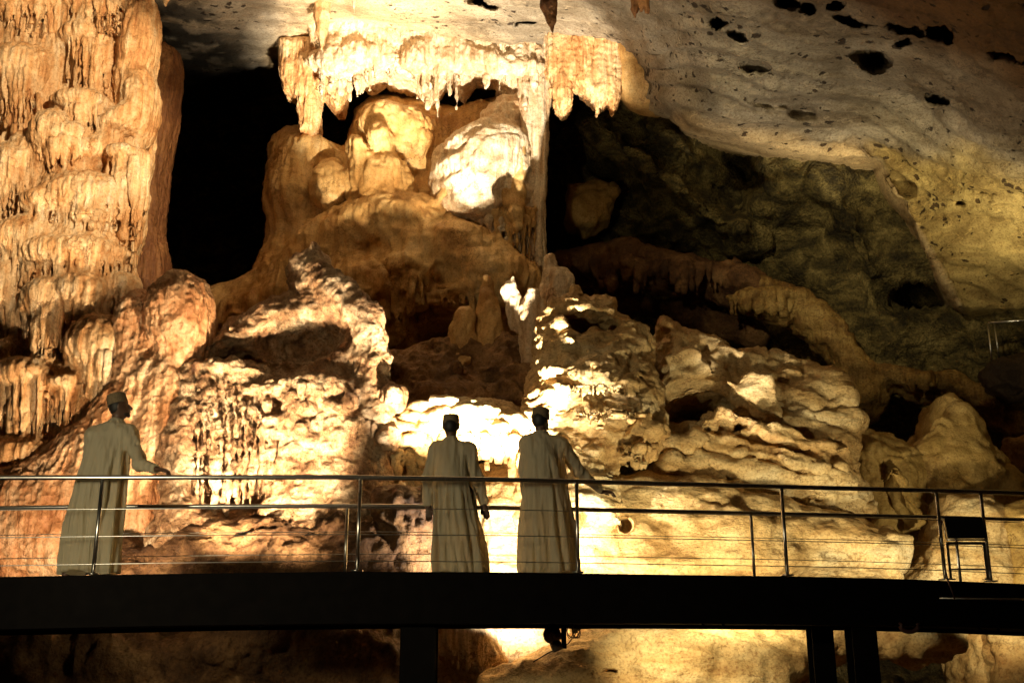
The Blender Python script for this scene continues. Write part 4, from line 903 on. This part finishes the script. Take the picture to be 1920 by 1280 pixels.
fine = list(range(-260, 2201, 60))
raw('edge_beam', ribbon(fine, TOP, BOT, 0.0, 0.16), 'beam', bridge)
raw('edge_beam', ribbon(fine, TOP, BOT, FY - 0.16, FY), 'beam', bridge)
def shifted(tab, d): return [(a, b + d) for a, b in tab]
raw('deck', ribbon(fine, shifted(TOP, 3), shifted(TOP, 16), 0.162, FY - 0.162), 'deck', bridge)
raw('soffit', ribbon(fine, shifted(BOT, -14), shifted(BOT, -8), 0.162, FY - 0.162), 'beam', bridge)
for off in (0.0, FY):
    a = [tuple(near(px, RAIL) + np.array([0, off, 0])) for px in range(-260, 2201, 60)]
    raw('handrail', tube(a, 0.022, 12), 'steel', bridge, True)
    for fr in (0.33, 0.61, 0.89):
        w = []
        for px in range(-260, 2201, 60):
            p = near(px, RAIL) * (1 - fr) + near(px, TOP) * fr; w.append((p[0], p[1] + off, p[2]))
        raw('wire', tube(w, 0.0045, 6), 'steel', bridge, True)
def post(px, off, dxp=0):
    t = near(px, RAIL); t = t + np.array([0, off, 0]); b = np.array([t[0], t[1], near(px, TOP)[2] + 0.003])
    vf = join([tube([tuple(b + (t - b) * 0.0), tuple(t - np.array([0, 0, 0.02]))], 0.018, 10),
               boxm((b[0], b[1] + 0.0, b[2] + 0.006), (0.05, 0.05, 0.006))])
    raw('post', vf, 'steel', bridge, True)
for px in (-210, 193, 676, 1081, 1465, 1755, 1838, 2120): post(px, 0.0 if px != 193 else 0.0)
# far posts stand where the photo shows them
for px in (-300, 170, 650, 1030, 1412, 1800, 2150):
    x = W(px, 1000, interp(ST, px) + FY)[0]
    # station whose near x equals this x
    q = np.linspace(-260, 2200, 400); nx = np.array([near(k, RAIL)[0] for k in q]); k = float(np.interp(x, nx, q)); post(k, FY)
# supports down to the ground
def support(px0, px1, py, Y, name='support'):
    a = W(px0, py, Y); b = W(px1, py, Y); w = (b[0] - a[0]) / 2; cx = (a[0] + b[0]) / 2; top = W(960, 1176, Y)[2]
    z0 = -0.8
    vf = join([boxm((cx, Y, (top + z0) / 2), (w * 0.16, w, (top - z0) / 2)), boxm((cx, Y - w, (top + z0) / 2), (w, 0.012, (top - z0) / 2)),
               boxm((cx, Y + w, (top + z0) / 2), (w, 0.012, (top - z0) / 2)), boxm((cx, Y, z0 + 0.3), (w * 1.6, w * 1.6, 0.015))])
    raw(name, vf, 'beam', bridge)
support(753, 819, 1230, 10.35); support(1520, 1560, 1230, 11.9); support(1594, 1640, 1230, 10.95)
for px in (485, 1321, 1359, 1843, 1878):
    p = near(px, BOT); raw('bolt', join([tube([(p[0], p[1] + 0.08, p[2] + 0.01), (p[0], p[1] + 0.08, p[2] - 0.022)], 0.014, 8)]), 'beam', bridge, True)
# side landing at the right with a bright metal nosing
la = W(1762, 1121, 10.6); lb = W(2150, 1126, 10.75)
raw('nosing', tube([tuple(la), tuple(lb)], 0.007, 8), 'steel', bridge, True)

# ------------------------------------------------------------------ information panel
pc = W(1806, 1008, 10.72); ip = empty('information_panel', (float(pc[0]), float(pc[1]), float(near(1800, TOP)[2])), 'black information panel on a bright stainless frame fixed to the railing at the right', 'information panel')
q0 = W(1768, 970, 10.7); q1 = W(1852, 1009, 10.6)
zt, zb = q0[2], q1[2]; xm = (q0[0] + q1[0]) / 2; hw = (q1[0] - q0[0]) / 2
raw('board', boxm((xm, 10.66, (zt + zb) / 2), (hw, 0.012, (zt - zb) / 2 - 0.004), 0, math.radians(-12)), 'black', ip, False, 0.003)
raw('rim', join([tube([(xm - hw, 10.66, zb - 0.006), (xm + hw, 10.66, zb - 0.006)], 0.009, 8), tube([(xm - hw - 0.005, 10.66, zb), (xm - hw - 0.005, 10.72, zt)], 0.006, 8),
              tube([(xm + hw + 0.005, 10.66, zb), (xm + hw + 0.005, 10.72, zt)], 0.006, 8)]), 'steel', ip, True)
zf = float(near(1800, TOP)[2])
for x in (xm - hw + 0.01, xm + hw - 0.005):
    raw('leg', join([boxm((x, 10.7, (zf + zb) / 2 - 0.01), (0.013, 0.013, (zb - zf) / 2 - 0.012)), boxm((x, 10.7, zf + 0.008), (0.04, 0.03, 0.006))]), 'steel', ip, False, 0.002)
raw('crossbar', boxm((xm, 10.7, zb - 0.035), (hw - 0.02, 0.012, 0.014)), 'steel', ip, False, 0.002)
raw('crossbar', boxm((xm, 10.7, zf + 0.10), (hw - 0.02, 0.009, 0.008)), 'steel', ip, False, 0.002)
# cable beside it
c = [W(1766, 975, 10.6), W(1762, 1010, 10.6), W(1768, 1050, 10.6), W(1776, 1082, 10.55), W(1784, 1105, 10.5), W(1790, 1122, 10.5)]
tag(raw('cable', tube([tuple(k) for k in c], 0.008, 8), 'rubber', None, True), 'thin dark cable running down the post beside the information panel', 'cable')
loop = [tuple(W(1705 + 17 * math.cos(a), 1172 + 12 * math.sin(a), 10.75)) for a in np.linspace(-0.4, math.pi + 0.4, 16)]
tag(raw('cable', tube(loop, 0.02, 10), 'rubber', None, True), 'thick black cable loop hanging below the beam between support and right edge', 'cable')

# ------------------------------------------------------------------ floodlight hung under the bridge
fl = empty('floodlight', tuple(map(float, W(1055, 1190, 12.1))), 'small grey floodlight on a black bracket hanging just below the beam', 'floodlight')
c0 = Vector(W(1040, 1190, 12.1)); ax = Vector((-0.35, 0.75, 0.15)).normalized()
def cyl(c, a, r0, r1, L, seg=28): return tube([tuple(c - a * L / 2), tuple(c + a * L / 2)], [r0, r1], seg)
raw('housing', join([cyl(c0, ax, 0.055, 0.095, 0.12), cyl(c0 - ax * 0.08, ax, 0.035, 0.055, 0.05), cyl(c0 + ax * 0.066, ax, 0.102, 0.102, 0.014)]), 'lampgrey', fl, True)
raw('lens', cyl(c0 + ax * 0.077, ax, 0.088, 0.085, 0.007), 'lens', fl, True)
raw('bracket', join([boxm(tuple(W(1057, 1187, 12.1)), (0.026, 0.03, 0.14)), boxm(tuple(W(1050, 1212, 12.1)), (0.07, 0.02, 0.018))]), 'beam', fl)
raw('ballast', cyl(Vector(W(1043, 1210, 12.05)), Vector((1, 0.2, 0.5)).normalized(), 0.05, 0.06, 0.10, 20), 'lampgrey', fl, True)
cc = W(1074, 1182, 12.1)
turns = [(cc[0] + 0.045 * math.sin(a * 0.37) + 0.045 * math.cos(a), cc[1] + 0.05 * math.sin(a), cc[2] + 0.075 * math.sin(a)) for a in np.linspace(0, 2 * math.pi * 4, 90)]
turns += [tuple(W(1066, 1205, 12.1)), tuple(W(1056, 1212, 12.1)), tuple(W(1030, 1222, 12.2)), tuple(W(1000, 1240, 12.3))]
tag(raw('cable_coil', tube(turns, 0.006, 6), 'rubber', None, True), 'thin reddish cable coiled behind the floodlight below the beam', 'cable')

# ------------------------------------------------------------------ distant handrail at the right edge
DY = 17.6 * 1.15
dr = empty('distant_railing', tuple(map(float, W(1890, 690, DY))), 'short pale metal handrail with two posts far off at the right edge', 'railing')
raw('handrail', tube([tuple(W(1853, 605, DY)), tuple(W(1922, 600, DY - 0.2)), tuple(W(2010, 596, DY - 0.4))], 0.018, 8), 'steel', dr, True)
raw('post', tube([tuple(W(1852, 606, DY)), tuple(W(1860, 680, DY))], 0.02, 8), 'steel', dr, True)
raw('post', tube([tuple(W(1864, 606, DY + 0.1)), tuple(W(1874, 676, DY + 0.1))], 0.018, 8), 'steel', dr, True)

# ------------------------------------------------------------------ people
def person(px, Yd, H, label, turn, lean, head_yaw, armL, armR, cap_tilt, feet, robe_rings, seed):
    """local frame: x to the right of the picture, y away from the camera, z up; arms = shoulder, elbow, wrist, finger direction"""
    zf = float(near(min(max(px, 0), 1900), TOP)[2]) + 0.0
    x0 = float(W(px, 1080, Yd)[0]); root = empty('person', (x0, Yd, zf), label, 'person', 'visitors on the footbridge')
    s = H / 1.72
    def L(p): return np.array(p, float) * s
    # body: one continuous surface
    f = Field(L((-0.75, -0.5, -0.03)), L((0.95, 0.6, 1.80)), 0.0085)
    hx, hy, hz = lean
    neck = L((hx * 0.9, hy * 0.9, 1.45)); head = L((hx, hy, 1.60))
    yaw = math.radians(head_yaw); fx, fy = math.sin(yaw), math.cos(yaw)       # face direction, 0 = away
    tx, ty = math.cos(yaw), -math.sin(yaw)
    f.ell(head, L((0.078, 0.092, 0.112)), 0, 0.02)
    f.ell(head + L((fx * 0.045, fy * 0.045, -0.055)), L((0.055, 0.055, 0.058)), 0, 0.03)      # jaw
    f.cone(head + L((fx * 0.085, fy * 0.085, 0.015)), head + L((fx * 0.112, fy * 0.112, -0.022)), 0.009, 0.014, 0.012)   # nose
    f.ell(head + L((fx * 0.088, fy * 0.088, -0.052)), L((0.022, 0.022, 0.010)), 0, 0.008)     # mouth
    for q in (-1, 1):
        f.ell(head + L((fx * 0.085 + tx * q * 0.030, fy * 0.085 + ty * q * 0.030, 0.018)), L((0.012, 0.012, 0.008)), 0, 0.006, neg=True)
        f.ell(head + L((tx * q * 0.080, ty * q * 0.080, -0.012)), L((0.014, 0.016, 0.030)), 0, 0.008)
    f.cone(head + L((0, 0, -0.06)), neck - L((0, 0, 0.04)), 0.052 * s, 0.056 * s, 0.02)
    cx = hx * 0.55
    f.ell(L((hx * 0.75, hy * .7, 1.27)), L((0.15, 0.08, 0.14)), 0, 0.06); f.ell(L((cx, hy * .5, 1.05)), L((0.14, 0.10, 0.20)), 0, 0.08); f.ell(L((cx * .7, 0, 0.88)), L((0.155, 0.11, 0.13)), 0, 0.06)
    for (kx, ky, ax_, ay_) in feet:
        f.cone(L((cx * .6 + (0.08 if ax_ > 0 else -0.08), 0, 0.85)), L((kx, ky, 0.47)), 0.085 * s, 0.058 * s, 0.04)
        f.cone(L((kx, ky, 0.47)), L((ax_, ay_, 0.09)), 0.055 * s, 0.036 * s, 0.03)
        f.cone(L((ax_, ay_ - 0.04, 0.045)), L((ax_ + 0.02, ay_ + 0.16, 0.035)), 0.036 * s, 0.028 * s, 0.02)
    hands = []
    for side, (sh, el, wr, fd) in ((-1, armL), (1, armR)):
        sh, el, wr = L(sh), L(el), L(wr); fd = np.array(fd, float); fd /= np.linalg.norm(fd)
        f.cone(sh, el, 0.046 * s, 0.038 * s, 0.03); f.cone(el, wr, 0.036 * s, 0.025 * s, 0.02)
        up = np.array([0, 0, 1.0]) if abs(fd[2]) < 0.8 else np.array([0, 1.0, 0])
        sd = np.cross(fd, up); sd /= np.linalg.norm(sd); pn = np.cross(sd, fd)
        palm = wr + fd * 0.05 * s
        for q in (-0.024, -0.008, 0.008, 0.024):
            f.cone(wr + sd * q * 0.5, palm + fd * 0.035 * s + sd * q, 0.015 * s, 0.013 * s, 0.012)
        for k, (q, ln) in enumerate(((-0.027, 0.056), (-0.009, 0.070), (0.009, 0.066), (0.027, 0.054))):
            b0 = palm + fd * 0.04 * s + sd * q; b1 = b0 + (fd * 0.5 * ln - pn * 0.010) * s; b2 = b1 + (fd * 0.38 * ln - pn * 0.032) * s - sd * q * 0.15
            f.cone(b0, b1, 0.0105 * s, 0.0098 * s, 0.004); f.cone(b1, b2, 0.0098 * s, 0.0085 * s, 0.003)
        t0 = wr + fd * 0.03 * s - sd * 0.026 * side; t1 = t0 + (fd * 0.035 - pn * 0.012) * s - sd * 0.02 * side; t2 = t1 + fd * 0.028 * s - pn * 0.01
        f.cone(t0, t1, 0.012 * s, 0.010 * s, 0.006); f.cone(t1, t2, 0.010 * s, 0.0085 * s, 0.003)
    V, Q = f.mesh(); body = mesh_obj('body', V, Q, M['skin'], root, True)
    # robe
    f = Field(L((-0.65, -0.45, 0.02)), L((0.85, 0.5, 1.55)), 0.0125)
    sl, X, Y, Z = f.win(f.lo, f.lo + f.h * f.n)
    R = np.array(robe_rings, float) * s    # z, cx, cy, rx, ry
    zz = Z[0, 0, :]; o = np.argsort(R[:, 0])
    I = [np.interp(zz, R[o, 0], R[o, j]).astype(np.float32)[None, None, :] for j in (1, 2, 3, 4)]
    th = np.arctan2((Y - I[1]) / I[3], (X - I[0]) / I[2])
    fall = np.clip((1.28 * s - Z) / (1.1 * s), 0, 1)
    wob = 0.3 * np.sin(3.1 * Z / s + seed)
    fold = (0.55 * np.abs(np.sin(4.5 * th + wob * 2 + seed)) + 0.35 * np.sin(11 * th + 1.3 * seed + wob * 3) + 0.3 * np.sin(17 * th - 2 * seed + 2 * np.sin(2.2 * Z / s))) * 0.27 * fall ** 0.55 + 0.014 * np.sin(9 * th + seed)
    fold = fold + 0.012 * np.sin(14 * Z / s + 2 * th + seed) * np.clip(1 - fall, 0, 1)
    rr = np.sqrt(((X - I[0]) / I[2]) ** 2 + ((Y - I[1]) / I[3]) ** 2)
    d = (rr - 1 - fold) * np.minimum(I[2], I[3]) * 0.8
    d = np.maximum(d, (0.055 * s + 0.02 * np.sin(3 * th + seed)) - Z); d = np.maximum(d, Z - R[:, 0].max())
    f.put(sl, d.astype(np.float32), 0)
    for side, (sh, el, wr, fd) in ((-1, armL), (1, armR)):
        sh, el, wr = L(sh), L(el), L(wr)
        f.ell(sh + L((-side * 0.03, 0, 0)), L((0.075, 0.08, 0.06)), 0, 0.08)
        f.cone(sh, el, 0.072 * s, 0.062 * s, 0.05); w2 = wr - (wr - el) * 0.08; f.cone(el, w2, 0.060 * s, 0.044 * s, 0.02)
        f.ell(el + L((0, 0, -0.012)), L((0.062, 0.062, 0.05)), 0, 0.03)
        dr_ = (wr - el) / np.linalg.norm(wr - el); f.cone(w2 + dr_ * 0.03, w2 + dr_ * 0.10, 0.036 * s, 0.036 * s, 0.004, neg=True)
    f.cone(neck + L((0, 0, -0.07)), neck + L((0, 0, -0.01)), 0.085 * s, 0.064 * s, 0.03)
    f.cone(neck + L((0, 0, 0.065)), neck + L((0, 0, 0.15)), 0.056 * s, 0.064 * s, 0.004, neg=True)
    V, Q = f.mesh(); mesh_obj('robe', V, Q, M['cotton'], root, True, [('f', (9, 9, 3), 0.006, seed), ('fl', (14, 14, 1.0), 0.022, seed), ('fl', (31, 31, 2.5), 0.007, seed)])
    # hair with beard, and the round cap
    f = Field(head / 1 - L((0.16, 0.16, 0.2)), head + L((0.16, 0.16, 0.25)), 0.006)
    f.ell(head + L((-fx * 0.012, -fy * 0.012, 0.0)), L((0.083, 0.096, 0.100)), 0, 0.01)
    f.ell(head + L((fx * 0.075, fy * 0.075, -0.005)), L((0.07, 0.06, 0.085)), 0, 0.01, neg=True)
    f.ell(head + L((fx * 0.055, fy * 0.055, -0.082)), L((0.052, 0.052, 0.036)), 0, 0.02)
    f.ell(head + L((0, 0, -0.125)), L((0.09, 0.12, 0.05)), 0, 0.01, neg=True)
    V, Q = f.mesh(); mesh_obj('hair', V, Q, M['hair'], root, True)
    f = Field(L((-0.16, -0.16, -0.1)), L((0.16, 0.16, 0.2)), 0.006)
    f.cone(L((0, 0, 0.02)), L((0, 0, 0.078)), 0.094 * s, 0.086 * s, 0.0)
    sl, X, Y, Z = f.win(f.lo, f.lo + f.h * f.n); f.D[:] = np.maximum(np.sqrt(X * X + (Y * 0.92) ** 2) - (0.094 * s - 0.10 * np.maximum(Z, 0)), np.maximum(Z - 0.105 * s + 0.9 * (X * X + Y * Y), -0.005 - Z))
    V, Q = f.mesh(); ct, st = math.cos(math.radians(cap_tilt[0])), math.sin(math.radians(cap_tilt[0]))
    V = V @ np.array([[ct, 0, -st], [0, 1, 0], [st, 0, ct]])
    V = V + head + L(cap_tilt[1]); mesh_obj('cap', V, Q, M['cap'], root, True, [('c', (70, 70, 70), 0.003, seed)])
    root.rotation_euler = (0, 0, 0)
    return root
# first man: leans to the right, right hand on the near handrail, looks right
person(163, 10.55, 1.80, 'robed man resting his right hand on the handrail and looking right, nearest the left edge', 0, (0.13, 0.02, 0), 75,
       ((-0.08, 0.02, 1.33), (-0.10, 0.12, 1.08), (-0.08, 0.22, 0.92), (0.1, 0.2, -1)), ((0.25, 0.0, 1.345), (0.42, -0.12, 1.03), (0.64, -0.30, 0.95), (1, -0.35, -0.12)),
       (-16, (-0.015, 0, 0.015)), [(-0.09, 0.02, -0.17, -0.02), (0.10, 0.06, 0.12, 0.06)],
       [(0.0, 0.01, 0, 0.222, 0.2), (0.10, 0.01, 0, 0.22, 0.2), (0.5, 0.02, 0, 0.21, 0.19), (0.9, 0.04, 0, 0.198, 0.165), (1.15, 0.06, 0.01, 0.19, 0.145), (1.32, 0.085, 0.02, 0.185, 0.125), (1.42, 0.10, 0.02, 0.12, 0.09), (1.46, 0.115, 0.02, 0.06, 0.06)], 1.0)
# second man: stands straight, arms hanging
person(866, 11.3, 1.70, 'robed man with both arms hanging at his sides, between the other two men', 0, (-0.135, 0.0, 0), 0,
       ((-0.30, 0.0, 1.345), (-0.375, -0.01, 1.05), (-0.36, 0.04, 0.75), (0.08, 0.1, -1)), ((0.06, 0.0, 1.345), (0.15, 0.0, 1.05), (0.22, 0.06, 0.77), (0.25, 0.1, -1)),
       (0, (0.0, 0, 0.015)), [(-0.10, 0.02, -0.10, 0), (0.08, 0.02, 0.10, 0.02)],
       [(0.0, 0.0, 0, 0.235, 0.2), (0.1, 0.0, 0, 0.232, 0.21), (0.5, -0.05, 0, 0.215, 0.18), (0.9, -0.10, 0, 0.185, 0.155), (1.15, -0.12, 0, 0.18, 0.14), (1.32, -0.125, 0, 0.185, 0.12), (1.42, -0.13, 0, 0.13, 0.09), (1.46, -0.135, 0, 0.06, 0.06)], 2.3)
# third man: arm stretched to the right towards the far handrail
person(1032, 11.3, 1.78, 'robed man reaching right towards the far handrail, rightmost of the three', 0, (-0.085, 0.03, 0), 35,
       ((-0.22, 0.02, 1.36), (-0.24, 0.14, 1.10), (-0.235, 0.10, 0.84), (0.1, 0.3, -1)), ((0.11, 0.03, 1.345), (0.31, 0.14, 1.09), (0.54, 0.26, 0.90), (0.95, 0.25, -0.05)),
       (6, (0.0, 0, 0.015)), [(-0.10, 0.02, -0.12, 0), (0.08, 0.06, 0.12, 0.10)],
       [(0.0, 0.0, 0, 0.245, 0.2), (0.1, 0.0, 0, 0.242, 0.22), (0.5, -0.02, 0, 0.235, 0.18), (0.9, -0.04, 0, 0.20, 0.165), (1.15, -0.055, 0.01, 0.19, 0.145), (1.32, -0.07, 0.02, 0.185, 0.12), (1.42, -0.08, 0.03, 0.13, 0.09), (1.46, -0.085, 0.03, 0.06, 0.06)], 4.1)
